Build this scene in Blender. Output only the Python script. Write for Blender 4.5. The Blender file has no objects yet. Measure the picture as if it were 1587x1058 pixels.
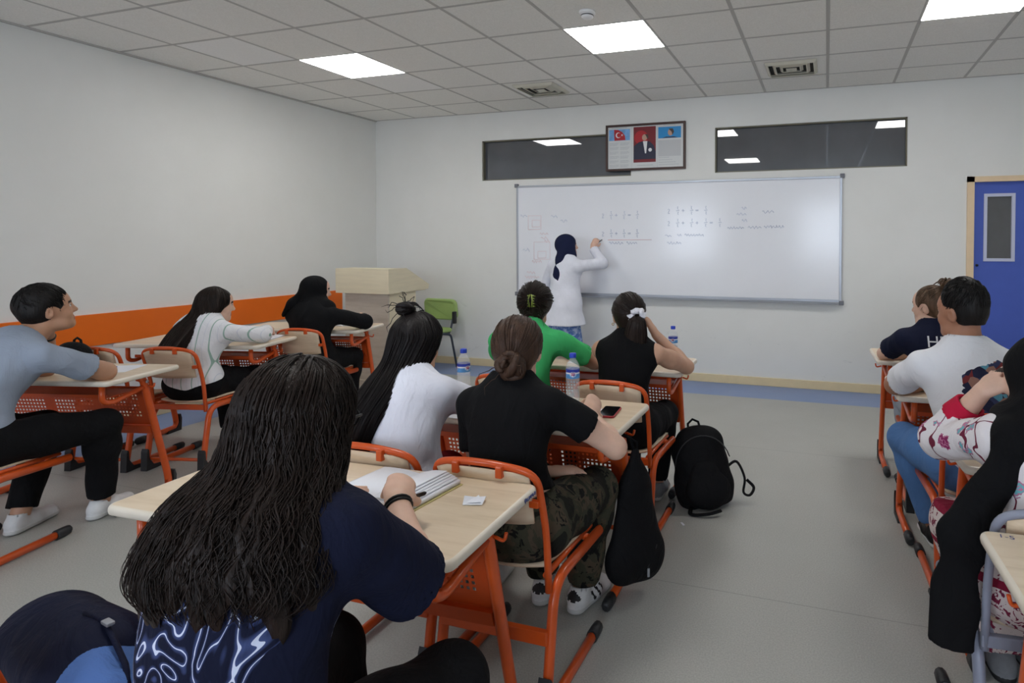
import bpy, bmesh, math, random
import numpy as np
from mathutils import Vector, Matrix
from mathutils.bvhtree import BVHTree

random.seed(7); np.random.seed(7)
SC = bpy.context.scene
COL = SC.collection

# ------------------------------------------------------------ camera, light, exposure
CAM_F, CAM_CX, CAM_CY, IW, IH = 945.68, 977.1, 396.75, 1587.0, 1058.0
CAM_LOC = (5.398, -6.341, 1.466)
cam = bpy.data.cameras.new('camera')
cam.sensor_fit = 'HORIZONTAL'; cam.sensor_width = 36.0
cam.lens = CAM_F * 36.0 / IW
cam.shift_x = (IW / 2 - CAM_CX) / IW
cam.shift_y = (CAM_CY - IH / 2) / IW
cam.clip_start = 0.05
camo = bpy.data.objects.new('camera', cam)
camo.location = CAM_LOC
camo.rotation_euler = (1.5482, -0.0003, 0.3110)
COL.objects.link(camo); SC.camera = camo

world = bpy.data.worlds.new('World'); SC.world = world; world.use_nodes = True
world.node_tree.nodes['Background'].inputs[0].default_value = (0.75, 0.85, 1.0, 1)
world.node_tree.nodes['Background'].inputs[1].default_value = 7.0
SC.view_settings.view_transform = 'Standard'
SC.view_settings.look = 'None'
SC.view_settings.gamma = 1.0
SC.view_settings.use_curve_mapping = False
SC.view_settings.exposure = 0.74
PANEL_E = 10.0          # radiance of the lit ceiling panels
SC.cycles.use_denoising = True
SC.cycles.max_bounces = 8
SC.cycles.diffuse_bounces = 5
SC.cycles.caustics_reflective = False
SC.cycles.caustics_refractive = False

# ------------------------------------------------------------ helpers
def s(r, g, b):
    def c(v):
        v /= 255.0
        return v / 12.92 if v <= 0.04045 else ((v + 0.055) / 1.055) ** 2.4
    return (c(r), c(g), c(b), 1.0)

class NT:
    """small wrapper round a material's node tree"""
    def __init__(self, name):
        self.m = bpy.data.materials.new(name); self.m.use_nodes = True
        self.t = self.m.node_tree; self.n = self.t.nodes
        self.b = self.n['Principled BSDF']
        self._co = None
    def add(self, kind, **kw):
        nd = self.n.new(kind)
        for k, v in kw.items():
            if k.startswith('i_'):
                key = k[2:]
                nd.inputs[int(key) if key.isdigit() else key.replace('_', ' ')].default_value = v
            else:
                setattr(nd, k, v)
        return nd
    def link(self, a, b): self.t.links.new(a, b)
    def coord(self, scale=(1, 1, 1), rot=(0, 0, 0)):
        if self._co is None: self._co = self.add('ShaderNodeTexCoord')
        mp = self.add('ShaderNodeMapping'); mp.inputs['Scale'].default_value = scale
        mp.inputs['Rotation'].default_value = rot
        self.link(self._co.outputs['Object'], mp.inputs['Vector'])
        return mp.outputs['Vector']
    def noise(self, scale, detail=3, rough=0.5, dist=0.0, vec=None, vscale=(1, 1, 1)):
        nd = self.add('ShaderNodeTexNoise')
        nd.inputs['Scale'].default_value = scale; nd.inputs['Detail'].default_value = detail
        nd.inputs['Roughness'].default_value = rough; nd.inputs['Distortion'].default_value = dist
        self.link(vec if vec is not None else self.coord(vscale), nd.inputs['Vector'])
        return nd
    def ramp(self, src, stops, interp='LINEAR'):
        r = self.add('ShaderNodeValToRGB'); r.color_ramp.interpolation = interp
        e = r.color_ramp.elements
        while len(e) < len(stops): e.new(0.5)
        for el, (p, c) in zip(e, stops):
            el.position = p; el.color = c
        self.link(src, r.inputs['Fac'])
        return r.outputs['Color']
    def bump(self, src, strength=0.2, dist=0.01):
        bp = self.add('ShaderNodeBump'); bp.inputs['Strength'].default_value = strength
        bp.inputs['Distance'].default_value = dist
        self.link(src, bp.inputs['Height']); self.link(bp.outputs['Normal'], self.b.inputs['Normal'])
        return bp
    def math(self, op, a, b=0.0, clamp=False):
        nd = self.add('ShaderNodeMath', operation=op); nd.use_clamp = clamp
        for i, v in enumerate((a, b)):
            if isinstance(v, (int, float)): nd.inputs[i].default_value = v
            else: self.link(v, nd.inputs[i])
        return nd.outputs[0]
    def mix(self, fac, a, b):
        nd = self.add('ShaderNodeMix', data_type='RGBA')
        for i, v in ((0, fac), (6, a), (7, b)):
            if isinstance(v, (int, float, tuple)): nd.inputs[i].default_value = v
            else: self.link(v, nd.inputs[i])
        return nd.outputs[2]
    def base(self, c):
        if isinstance(c, tuple): self.b.inputs['Base Color'].default_value = c
        else: self.link(c, self.b.inputs['Base Color'])

MATS = {}
def mat(name, color, rough=0.5, spec=0.5, metal=0.0, var=0.0, vscale=8.0, vstretch=(1, 1, 1), bump=0.0, bscale=60.0, bstretch=(1, 1, 1), bdist=0.004, sheen=0.0, emit=None, coat=0.0, trans=0.0, ior=1.45, alpha=1.0):
    if name in MATS: return MATS[name]
    t = NT(name); b = t.b
    b.inputs['Roughness'].default_value = rough
    b.inputs['Specular IOR Level'].default_value = spec
    b.inputs['Metallic'].default_value = metal
    b.inputs['IOR'].default_value = ior
    if sheen: b.inputs['Sheen Weight'].default_value = sheen
    if coat: b.inputs['Coat Weight'].default_value = coat; b.inputs['Coat Roughness'].default_value = 0.1
    if trans: b.inputs['Transmission Weight'].default_value = trans
    if alpha < 1: b.inputs['Alpha'].default_value = alpha
    if var > 0:
        n = t.noise(vscale, 4, 0.6, vscale=vstretch)
        lo = tuple(max(0, c * (1 - var)) for c in color[:3]) + (1,)
        hi = tuple(min(1, c * (1 + var)) for c in color[:3]) + (1,)
        t.base(t.ramp(n.outputs['Fac'], [(0.3, lo), (0.7, hi)]))
    else:
        t.base(color)
    if bump > 0:
        n = t.noise(bscale, 3, 0.6, vscale=bstretch)
        t.bump(n.outputs['Fac'], bump, bdist)
    if emit is not None:
        b.inputs['Emission Color'].default_value = color; b.inputs['Emission Strength'].default_value = emit
    MATS[name] = t.m
    return t.m

def mesh(name, verts, faces, mats=None, smooth=False, fmat=None):
    me = bpy.data.meshes.new(name)
    me.from_pydata([tuple(v) for v in verts], [], [tuple(f) for f in faces])
    if mats is not None:
        for m in (mats if isinstance(mats, (list, tuple)) else [mats]): me.materials.append(m)
    if fmat is not None: me.polygons.foreach_set('material_index', np.asarray(fmat, dtype=np.int32))
    if smooth: me.polygons.foreach_set('use_smooth', np.ones(len(me.polygons), dtype=bool))
    me.update()
    return me

def obj(name, me, parent=None, loc=None, rot=None):
    o = bpy.data.objects.new(name, me); COL.objects.link(o)
    if parent is not None: o.parent = parent
    if loc is not None: o.location = loc
    if rot is not None: o.rotation_euler = rot
    return o

def tag(o, label=None, cat=None, group=None, kind=None):
    if label: o['label'] = label
    if cat: o['category'] = cat
    if group: o['group'] = group
    if kind: o['kind'] = kind
    return o

def empty(name, loc=(0, 0, 0), rz=0.0):
    o = bpy.data.objects.new(name, None); COL.objects.link(o)
    o.location = loc; o.rotation_euler = (0, 0, rz); o.empty_display_size = 0.1
    return o

def copy_tree(o, parent=None):
    c = o.copy(); COL.objects.link(c)
    if parent is not None: c.parent = parent
    for ch in list(o.children): copy_tree(ch, c)
    return c

class MB:
    """collects shapes into one mesh"""
    def __init__(self): self.v = []; self.f = []; self.m = []; self.sm = []
    def add(self, vs, fs, mi=0, smooth=False):
        o = len(self.v); self.v += [tuple(v) for v in vs]
        for f in fs: self.f.append(tuple(i + o for i in f)); self.m.append(mi); self.sm.append(smooth)
    def box(self, lo, hi, mi=0):
        x0, y0, z0 = lo; x1, y1, z1 = hi
        self.add([(x0, y0, z0), (x1, y0, z0), (x1, y1, z0), (x0, y1, z0), (x0, y0, z1), (x1, y0, z1), (x1, y1, z1), (x0, y1, z1)],
                 [(0, 3, 2, 1), (4, 5, 6, 7), (0, 1, 5, 4), (1, 2, 6, 5), (2, 3, 7, 6), (3, 0, 4, 7)], mi)
    def bbox(self, lo, hi, r, mi=0):
        """box with chamfered edges"""
        bm = bmesh.new(); bmesh.ops.create_cube(bm, size=1)
        for v in bm.verts:
            v.co = Vector([(lo[i] + hi[i]) / 2 + v.co[i] * (hi[i] - lo[i]) for i in range(3)])
        bmesh.ops.bevel(bm, geom=bm.edges[:], offset=r, segments=2, affect='EDGES', profile=0.6)
        self.bm(bm, mi, False)
    def bm(self, bm, mi=0, smooth=True):
        bm.verts.index_update()
        self.add([v.co.copy() for v in bm.verts], [[v.index for v in f.verts] for f in bm.faces], mi, smooth)
        bm.free()
    def tube(self, pts, r, n=10, mi=0, sy=1.0, closed=False, up=None, caps=True):
        pts = [Vector(p) for p in pts]
        N = len(pts)
        rs = r if isinstance(r, (list, tuple, np.ndarray)) else [r] * N
        T = []
        for i in range(N):
            if closed: t = pts[(i + 1) % N] - pts[i - 1]
            else: t = pts[min(i + 1, N - 1)] - pts[max(i - 1, 0)]
            T.append(t.normalized() if t.length > 1e-9 else Vector((0, 0, 1)))
        ref = Vector(up) if up is not None else (Vector((1, 0, 0)) if abs(T[0].x) < 0.9 else Vector((0, 1, 0)))
        u = (ref - T[0] * ref.dot(T[0])).normalized()
        vs = []
        for i in range(N):
            u = (u - T[i] * u.dot(T[i]))
            u = u.normalized() if u.length > 1e-6 else T[i].orthogonal().normalized()
            w = T[i].cross(u)
            for k in range(n):
                a = 2 * math.pi * k / n
                vs.append(pts[i] + (u * math.cos(a) * sy + w * math.sin(a)) * rs[i])
        fs = []
        for i in range(N if closed else N - 1):
            j = (i + 1) % N
            for k in range(n):
                k2 = (k + 1) % n
                fs.append((i * n + k, i * n + k2, j * n + k2, j * n + k))
        self.add(vs, fs, mi, True)
        if not closed and caps:
            o = len(self.v) - len(vs)
            self.f.append(tuple(o + k for k in reversed(range(n)))); self.m.append(mi); self.sm.append(False)
            self.f.append(tuple(o + (N - 1) * n + k for k in range(n))); self.m.append(mi); self.sm.append(False)
    def lathe(self, prof, n=24, mi=0, c=(0, 0, 0), cap=False):
        vs = []; fs = []
        for (r, z) in prof:
            for k in range(n):
                a = 2 * math.pi * k / n
                vs.append((c[0] + r * math.cos(a), c[1] + r * math.sin(a), c[2] + z))
        for i in range(len(prof) - 1):
            for k in range(n):
                k2 = (k + 1) % n
                fs.append((i * n + k, i * n + k2, (i + 1) * n + k2, (i + 1) * n + k))
        self.add(vs, fs, mi, True)
        if cap:
            o = len(self.v) - len(vs)
            self.f.append(tuple(o + k for k in reversed(range(n)))); self.m.append(mi); self.sm.append(False)
            self.f.append(tuple(o + (len(prof) - 1) * n + k for k in range(n))); self.m.append(mi); self.sm.append(False)
    def prism(self, poly, axis, a, b, mi=0):
        """polygon (2d) extruded along an axis from a to b"""
        def P(p, t):
            return {'x': (t, p[0], p[1]), 'y': (p[0], t, p[1]), 'z': (p[0], p[1], t)}[axis]
        n = len(poly)
        vs = [P(p, a) for p in poly] + [P(p, b) for p in poly]
        fs = [tuple(range(n)), tuple(reversed(range(n, 2 * n)))] + [(i, i + n, (i + 1) % n + n, (i + 1) % n) for i in range(n)]
        self.add(vs, fs, mi)
    def mesh(self, name, mats):
        me = mesh(name, self.v, self.f, mats, False, self.m)
        me.polygons.foreach_set('use_smooth', np.array(self.sm, dtype=bool))
        bm = bmesh.new(); bm.from_mesh(me); bmesh.ops.recalc_face_normals(bm, faces=bm.faces[:]); bm.to_mesh(me); bm.free()
        return me
    def build(self, name, mats, parent=None, loc=None, rot=None):
        return obj(name, self.mesh(name, mats), parent, loc, rot)

def fillet(pts, r, seg=5):
    """round the inner corners of a polyline"""
    pts = [Vector(p) for p in pts]
    out = [pts[0]]
    for i in range(1, len(pts) - 1):
        rr = r[i - 1] if isinstance(r, (list, tuple)) else r
        a = pts[i - 1] - pts[i]; b = pts[i + 1] - pts[i]
        l = min(rr, a.length * 0.49, b.length * 0.49)
        p0 = pts[i] + a.normalized() * l; p1 = pts[i] + b.normalized() * l
        for k in range(seg + 1):
            t = k / seg
            out.append(p0 * (1 - t) ** 2 + pts[i] * 2 * t * (1 - t) + p1 * t * t)
    out.append(pts[-1])
    return out

def crom(P, n=6):
    """Catmull-Rom through rows of numbers"""
    P = np.asarray(P, float); Q = np.vstack([2 * P[0] - P[1], P, 2 * P[-1] - P[-2]])
    out = []
    for i in range(1, len(Q) - 2):
        for k in range(n):
            t = k / n
            out.append(0.5 * ((2 * Q[i]) + (-Q[i - 1] + Q[i + 1]) * t + (2 * Q[i - 1] - 5 * Q[i] + 4 * Q[i + 1] - Q[i + 2]) * t * t + (-Q[i - 1] + 3 * Q[i] - 3 * Q[i + 1] + Q[i + 2]) * t ** 3))
    out.append(P[-1])
    return np.array(out)

def round_rect(w, d, rc, seg=5):
    pts = []
    for cx, cy, a0 in ((w / 2 - rc, d / 2 - rc, 0), (-w / 2 + rc, d / 2 - rc, 90), (-w / 2 + rc, -d / 2 + rc, 180), (w / 2 - rc, -d / 2 + rc, 270)):
        for k in range(seg + 1):
            a = math.radians(a0 + 90 * k / seg)
            pts.append((cx + rc * math.cos(a), cy + rc * math.sin(a)))
    return pts

def slab(mb, w, d, z0, z1, rc, re, mi_top=0, mi_side=0, seg=5, es=3):
    """rounded-rectangle board with rounded edges"""
    rings = []
    for k in range(es + 1):
        a = math.pi / 2 * k / es
        rings.append((re * (1 - math.sin(a)), z0 + re * (1 - math.cos(a))))
    for k in range(es + 1):
        a = math.pi / 2 * k / es
        rings.append((re * (1 - math.cos(a)), z1 - re * (1 - math.sin(a))))
    vs = []; fs = []; n = None
    for ins, z in rings:
        pl = round_rect(w - 2 * ins, d - 2 * ins, max(rc - ins, 0.002), seg); n = len(pl)
        vs += [(x, y, z) for x, y in pl]
    o = len(mb.v)
    for i in range(len(rings) - 1):
        for k in range(n):
            k2 = (k + 1) % n
            fs.append((i * n + k, i * n + k2, (i + 1) * n + k2, (i + 1) * n + k))
    mb.add(vs, fs, mi_side, True)
    mb.f.append(tuple(o + k for k in reversed(range(n)))); mb.m.append(mi_side); mb.sm.append(False)
    mb.f.append(tuple(o + (len(rings) - 1) * n + k for k in range(n))); mb.m.append(mi_top); mb.sm.append(False)
# ------------------------------------------------------------ materials
def m_wall():
    t = NT('wall_paint'); t.b.inputs['Roughness'].default_value = 0.55
    n = t.noise(1.3, 5, 0.6)
    base = t.ramp(n.outputs['Fac'], [(0.3, s(226, 226, 222)), (0.7, s(232, 232, 229))])
    # scuffs in the lower part of the wall
    sep = t.add('ShaderNodeSeparateXYZ'); t.link(t.coord(), sep.inputs[0])
    n2 = t.noise(3.5, 6, 0.7, 0.6, vscale=(1, 1, 2.2))
    sm = t.ramp(n2.outputs['Fac'], [(0.62, (0, 0, 0, 1)), (0.72, (1, 1, 1, 1))])
    low = t.math('MULTIPLY', t.math('SUBTRACT', 1.25, sep.outputs['Z'], True), 0.35, True)
    f = t.math('MULTIPLY', sm, low)
    t.base(t.mix(f, base, s(150, 150, 152)))
    n3 = t.noise(120, 2); t.bump(n3.outputs['Fac'], 0.05, 0.002)
    return t.m

def m_floor():
    t = NT('vinyl_floor'); t.b.inputs['Roughness'].default_value = 0.42
    n = t.noise(160, 3, 0.7)
    c = t.ramp(n.outputs['Fac'], [(0.30, s(156, 156, 151)), (0.5, s(172, 172, 166)), (0.7, s(186, 186, 180))])
    n2 = t.noise(1.6, 5, 0.6)
    c = t.mix(t.math('MULTIPLY', n2.outputs['Fac'], 0.22), c, s(150, 148, 144))
    n4 = t.noise(5, 6, 0.75, 1.2)
    sc = t.ramp(n4.outputs['Fac'], [(0.66, (0, 0, 0, 1)), (0.72, (1, 1, 1, 1))])
    c = t.mix(t.math('MULTIPLY', sc, 0.22), c, s(120, 118, 116))
    # sheet seams
    sep = t.add('ShaderNodeSeparateXYZ'); t.link(t.coord(), sep.inputs[0])
    y = t.math('ABSOLUTE', t.math('SUBTRACT', t.math('FRACT', t.math('ADD', t.math('DIVIDE', sep.outputs['Y'], 1.85), 0.56)), 0.5))
    seam = t.math('LESS_THAN', y, 0.0012)
    c = t.mix(t.math('MULTIPLY', seam, 0.45), c, s(95, 95, 92))
    # blue border along the front and left walls
    by = t.math('GREATER_THAN', sep.outputs['Y'], -0.54)
    bx = t.math('LESS_THAN', sep.outputs['X'], 0.54)
    bl = t.math('MAXIMUM', by, bx)
    n3 = t.noise(150, 3, 0.7)
    blue = t.ramp(n3.outputs['Fac'], [(0.3, s(118, 138, 178)), (0.7, s(136, 156, 196))])
    t.base(t.mix(bl, c, blue))
    r = t.ramp(n2.outputs['Fac'], [(0.3, (0.36,) * 3 + (1,)), (0.7, (0.5,) * 3 + (1,))])
    t.link(r, t.b.inputs['Roughness'])
    return t.m

def m_tile(name, lo, hi):
    t = NT(name); t.b.inputs['Roughness'].default_value = 0.9
    n = t.noise(90, 4, 0.75)
    t.base(t.ramp(n.outputs['Fac'], [(0.35, lo), (0.6, hi)]))
    t.bump(n.outputs['Fac'], 0.12, 0.002)
    return t.m

def m_wood(name, a, b, c, rough=0.32, scale=3.0):
    t = NT(name); t.b.inputs['Roughness'].default_value = rough
    n = t.noise(scale, 6, 0.65, 0.4, vscale=(1, 9, 9))
    n2 = t.noise(40, 3, 0.6, vscale=(0.6, 8, 8))
    c1 = t.ramp(n.outputs['Fac'], [(0.3, a), (0.5, b), (0.72, c)])
    t.base(t.mix(t.math('MULTIPLY', n2.outputs['Fac'], 0.18), c1, a))
    return t.m

M = {}
M['wall'] = m_wall(); M['floor'] = m_floor()
M['tile'] = m_tile('ceiling_tile', s(232, 230, 224), s(243, 241, 236))
M['tile_white_lit'] = m_tile('ceiling_tile_white_lit', s(240, 239, 236), s(246, 245, 243))  # for whiter tiles, and for one with lamplight painted into its colour
M['tbar'] = mat('ceiling_grid', s(186, 183, 178), 0.5)
M['wood'] = m_wood('maple_laminate', s(206, 184, 156), s(221, 201, 174), s(228, 210, 186))
M['edge'] = mat('laminate_edge', s(224, 214, 198), 0.28, var=0.05, vscale=6)
M['ply'] = m_wood('seat_plywood', s(203, 178, 148), s(218, 196, 168), s(226, 206, 180), 0.38)
M['orange'] = mat('orange_paint', s(208, 84, 28), 0.33, var=0.08, vscale=14, coat=0.2)
M['darkorange'] = mat('orange_panel_paint', s(198, 76, 26), 0.42, var=0.08, vscale=9)
M['band'] = mat('orange_band', s(238, 112, 24), 0.4, var=0.04, vscale=3)
M['blackplastic'] = mat('black_plastic', s(38, 38, 40), 0.5, var=0.2, vscale=30)
M['greypaint'] = mat('grey_paint', s(138, 142, 158), 0.35, var=0.06)
M['alu'] = mat('aluminium', s(176, 180, 188), 0.35, metal=0.6)
M['board'] = mat('whiteboard_enamel', s(238, 240, 246), 0.16, 0.5, var=0.015, vscale=2)
M['cream'] = mat('baseboard_cream', s(226, 207, 166), 0.5, var=0.04)
M['doorblue'] = mat('door_blue', s(74, 98, 188), 0.45, var=0.03)
M['doorframe'] = mat('door_frame_beige', s(232, 206, 170), 0.5, var=0.05)
M['white'] = mat('white_plastic', s(232, 232, 232), 0.4)
M['paper'] = mat('paper', s(236, 238, 246), 0.7, var=0.015, vscale=10)
M['ink'] = mat('ink', s(70, 80, 130), 0.6)
M['black'] = mat('black', s(18, 18, 19), 0.5)
M['screen'] = mat('dark_glass', s(14, 14, 16), 0.08)
M['darkglass'] = mat('window_dark_glass', s(80, 83, 88), 0.02, 1.0, var=0.2, vscale=1.2, ior=1.6)
M['dooglass'] = mat('door_glass', s(92, 92, 92), 0.12, 0.6, var=0.05)
M['brown'] = mat('brown_frame', s(66, 42, 34), 0.4)
M['panel'] = mat('light_panel', (1.0, 0.985, 0.96, 1), 0.5, emit=PANEL_E)
M['paneloff'] = mat('light_panel_unlit', s(225, 225, 228), 0.4)
M['gap'] = mat('vent_dark', s(42, 40, 36), 0.8)
M['ventcream'] = mat('vent_cream', s(210, 206, 190), 0.5)

# ------------------------------------------------------------ room shell
RW, RL, RH = 8.4, 9.6, 2.985        # width, length, height
BW = 0.15
def struct(name, mb, mats, parent=None, label=None):
    o = mb.build(name, mats, parent)
    if parent is None: o['kind'] = 'structure'
    if label: o['label'] = label
    return o

b = MB(); b.box((-BW, -RL - BW, -0.1), (RW + BW, BW, 0.0)); struct('floor', b, [M['floor']], label='grey speckled vinyl floor with a blue border strip')
b = MB(); b.box((-BW, -RL - BW, 0), (0, BW, RH + 0.2)); struct('wall_left', b, [M['wall']], label='plain white side wall behind the orange band')
WZ0, WZ1 = 2.19, 2.658
W1 = (1.521, 3.366); W2 = (4.283, 6.122)
D0, D1, DZ = 6.690, 7.60, 2.022
b = MB()       # front wall with two clerestory openings and the doorway
b.box((0, 0, WZ1), (RW, BW, RH + 0.2))
b.box((0, 0, DZ + .03), (RW, BW, WZ0))
for x0, x1 in ((0, W1[0]), (W1[1], W2[0]), (W2[1], RW)): b.box((x0, 0, WZ0), (x1, BW, WZ1))
b.box((0, 0, 0), (D0 - 0.03, BW, DZ + .03)); b.box((D1 + 0.03, 0, 0), (RW, BW, DZ + .03))
struct('wall_front', b, [M['wall']], label='white front wall with scuffs below the whiteboard')
b = MB(); b.box((RW, -RL - BW, 0), (RW + BW, BW, RH + 0.2)); struct('wall_right', b, [M['wall']], label='plain white wall beyond the blue door')
# back wall behind the camera, with the two windows that the whiteboard mirrors
BWIN = [(1.2, 2.6), (4.75, 6.6)]
RZ0, RZ1 = 1.0, 2.5
b = MB(); xs = [0.0] + [v for w in BWIN for v in w] + [RW]
for a_, b_ in zip(xs[0::2], xs[1::2]): b.box((a_, -RL - BW, 0), (b_, -RL, RH + 0.2))
for w in BWIN:
    b.box((w[0], -RL - BW, 0), (w[1], -RL, RZ0)); b.box((w[0], -RL - BW, RZ1), (w[1], -RL, RH + 0.2))
struct('wall_back', b, [M['wall']], label='white back wall with two windows')
for i, w in enumerate(BWIN):
    fr = MB(); t_ = 0.05; y0, y1 = -RL - .09, -RL - .03
    fr.box((w[0], y0, RZ0), (w[0] + t_, y1, RZ1)); fr.box((w[1] - t_, y0, RZ0), (w[1], y1, RZ1))
    fr.box((w[0], y0, RZ0), (w[1], y1, RZ0 + t_)); fr.box((w[0], y0, RZ1 - t_), (w[1], y1, RZ1))
    fr.box(((w[0] + w[1]) / 2 - .025, y0, RZ0), ((w[0] + w[1]) / 2 + .025, y1, RZ1))
    struct('window_%d' % (i + 3), fr, [M['white']], label='white framed window in the back wall')
    pl = bpy.data.lights.new('window_back_offscreen', 'AREA'); pl.shape = 'RECTANGLE'; pl.size = w[1] - w[0]; pl.size_y = RZ1 - RZ0; pl.cycles.is_portal = True   # portal: only guides the sky light through the opening
    po = bpy.data.objects.new('window_back_offscreen', pl); COL.objects.link(po)
    po.location = ((w[0] + w[1]) / 2, -RL - BW * .5, (RZ0 + RZ1) / 2); po.rotation_euler = (math.pi / 2, 0, 0)
# clerestory windows with dark glass, recessed
for i, (x0, x1) in enumerate((W1, W2)):
    fr = MB(); t_ = 0.012; y0, y1 = 0.012, 0.075
    fr.box((x0, y0, WZ0), (x0 + t_, y1, WZ1)); fr.box((x1 - t_, y0, WZ0), (x1, y1, WZ1))
    fr.box((x0, y0, WZ0), (x1, y1, WZ0 + t_)); fr.box((x0, y0, WZ1 - t_), (x1, y1, WZ1))
    o = struct('window_%d' % (i + 1), fr, [mat('window_reveal', s(120, 116, 100), 0.6)], label=('narrow dark high window partly behind the framed picture', 'narrow dark high window near the blue door')[i])
    g = MB(); g.box((x0 + t_, 0.058, WZ0 + t_), (x1 - t_, 0.066, WZ1 - t_)); g.build('pane', [M['darkglass']], o)
# baseboard
b = MB(); b.bbox((0.0, -0.018, 0), (D0 - 0.07, 0.0, 0.085), 0.004); struct('baseboard_front', b, [M['cream']], label='cream baseboard along the front wall')
b = MB(); b.bbox((0.0, -RL, 0), (0.018, -0.02, 0.085), 0.004); struct('baseboard_left', b, [M['cream']], label='cream baseboard along the side wall')

# door
b = MB()
b.box((D0 - 0.06, -0.02, 0), (D0, BW, DZ + 0.05)); b.box((D1, -0.02, 0), (D1 + 0.06, BW, DZ + 0.05)); b.box((D0 - 0.06, -0.02, DZ), (D1 + 0.06, BW, DZ + 0.05))
door = struct('door_1', b, [M['doorframe']], label='blue door in a beige frame with a tall narrow glass panel')
gx0, gx1, gz0, gz1 = 6.776, 7.030, 1.292, 1.915
b = MB(); b.box((D0, .03, 0.005), (gx0, .075, DZ)); b.box((gx1, .03, .005), (D1, .075, DZ)); b.box((gx0, .03, .005), (gx1, .075, gz0)); b.box((gx0, .03, gz1), (gx1, .075, DZ))
leaf = b.build('door_leaf', [M['doorblue']], door)
b = MB(); t_ = .028
b.box((gx0, .018, gz0), (gx0 + t_, .08, gz1)); b.box((gx1 - t_, .018, gz0), (gx1, .08, gz1)); b.box((gx0 + t_, .018, gz0), (gx1 - t_, .08, gz0 + t_)); b.box((gx0 + t_, .018, gz1 - t_), (gx1 - t_, .08, gz1))
b.build('glazing_frame', [mat('glazing_frame', s(200, 204, 226), 0.4)], leaf)
b = MB(); b.box((gx0 + t_, .045, gz0 + t_), (gx1 - t_, .055, gz1 - t_)); b.build('pane', [M['dooglass']], leaf)
b = MB(); b.lathe([(0.0, 0), (.012, 0), (.012, .012), (0, .012)], 12)
b.build('peephole', [M['black']], leaf, (6.725, .03, 1.255), (math.pi / 2, 0, 0))
b = MB(); b.tube(fillet([(7.52, .03, 1.02), (7.52, -.03, 1.02), (7.41, -.03, 1.02)], .02), .01, 8); b.build('door_handle', [M['alu']], leaf)

# orange wall band
b = MB(); b.bbox((0.0, -RL + .02, 0.665), (0.022, -0.60, 0.91), 0.004); tb = struct('trim_1', b, [M['band']], label='wide orange bumper band along the side wall')

# ------------------------------------------------------------ ceiling: tiles, grid, lights, vents
TW0, TD0 = 0.5954, 0.5153
cx = [0.0] + [TW0 + .6 * k for k in range(int((RW - TW0) / .6) + 1)]
if RW - cx[-1] > 0.05: cx.append(RW)
cy = [0.0] + [-(TD0 + .6 * k) for k in range(int((RL - TD0) / .6) + 1)]
if RL + cy[-1] > 0.05: cy.append(-RL)
b = MB(); b.box((0, -RL, RH + .10), (RW, 0, RH + .2))
ceiling = struct('ceiling', b, [M['tbar']], label='suspended ceiling of square mineral tiles in a metal grid')
g = MB()
for x in cx[1:-1]: g.box((x - .012, -RL, RH - .001), (x + .012, 0, RH + .035))
for y in cy[1:-1]: g.box((0, y - .012, RH - .0005), (RW, y + .012, RH + .0345))
g.build('ceiling_grid', [M['tbar']], ceiling)
g = MB(); g.box((0, -RL, RH - .012), (.025, 0, RH + .03)); g.box((.025, -.02, RH - .004), (RW, 0, RH + .03)); g.build('edge_trim', [M['tbar']], ceiling)
LIT = {(2, 3), (6, 3), (10, 3), (6, 8)}     # the last is above the picture; the high window mirrors it
VENTS = {(4, 1), (8, 1)}
WHITE_LIT = {(1, 4), (2, 2), (9, 4)}  # whiter tiles; the one next to the first panel is painted as lit
tile_cache = {}
def tile_mesh(w, d, new):  # new: use the whiter colour, which also paints lamplight on one tile
    k = (round(w, 3), round(d, 3), new)
    if k not in tile_cache:
        t = MB(); hw, hd = w / 2 - .009, d / 2 - .009
        t.add([(-hw, -hd, .004), (hw, -hd, .004), (hw, hd, .004), (-hw, hd, .004), (-hw + .004, -hd + .004, -.004), (hw - .004, -hd + .004, -.004), (hw - .004, hd - .004, -.004), (-hw + .004, hd - .004, -.004)],
              [(0, 1, 5, 4), (1, 2, 6, 5), (2, 3, 7, 6), (3, 0, 4, 7), (4, 5, 6, 7)])
        tile_cache[k] = t.mesh('ceiling_tile', [M['tile_white_lit'] if new else M['tile']])
    return tile_cache[k]
vent_proto = light_proto = None
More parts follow.
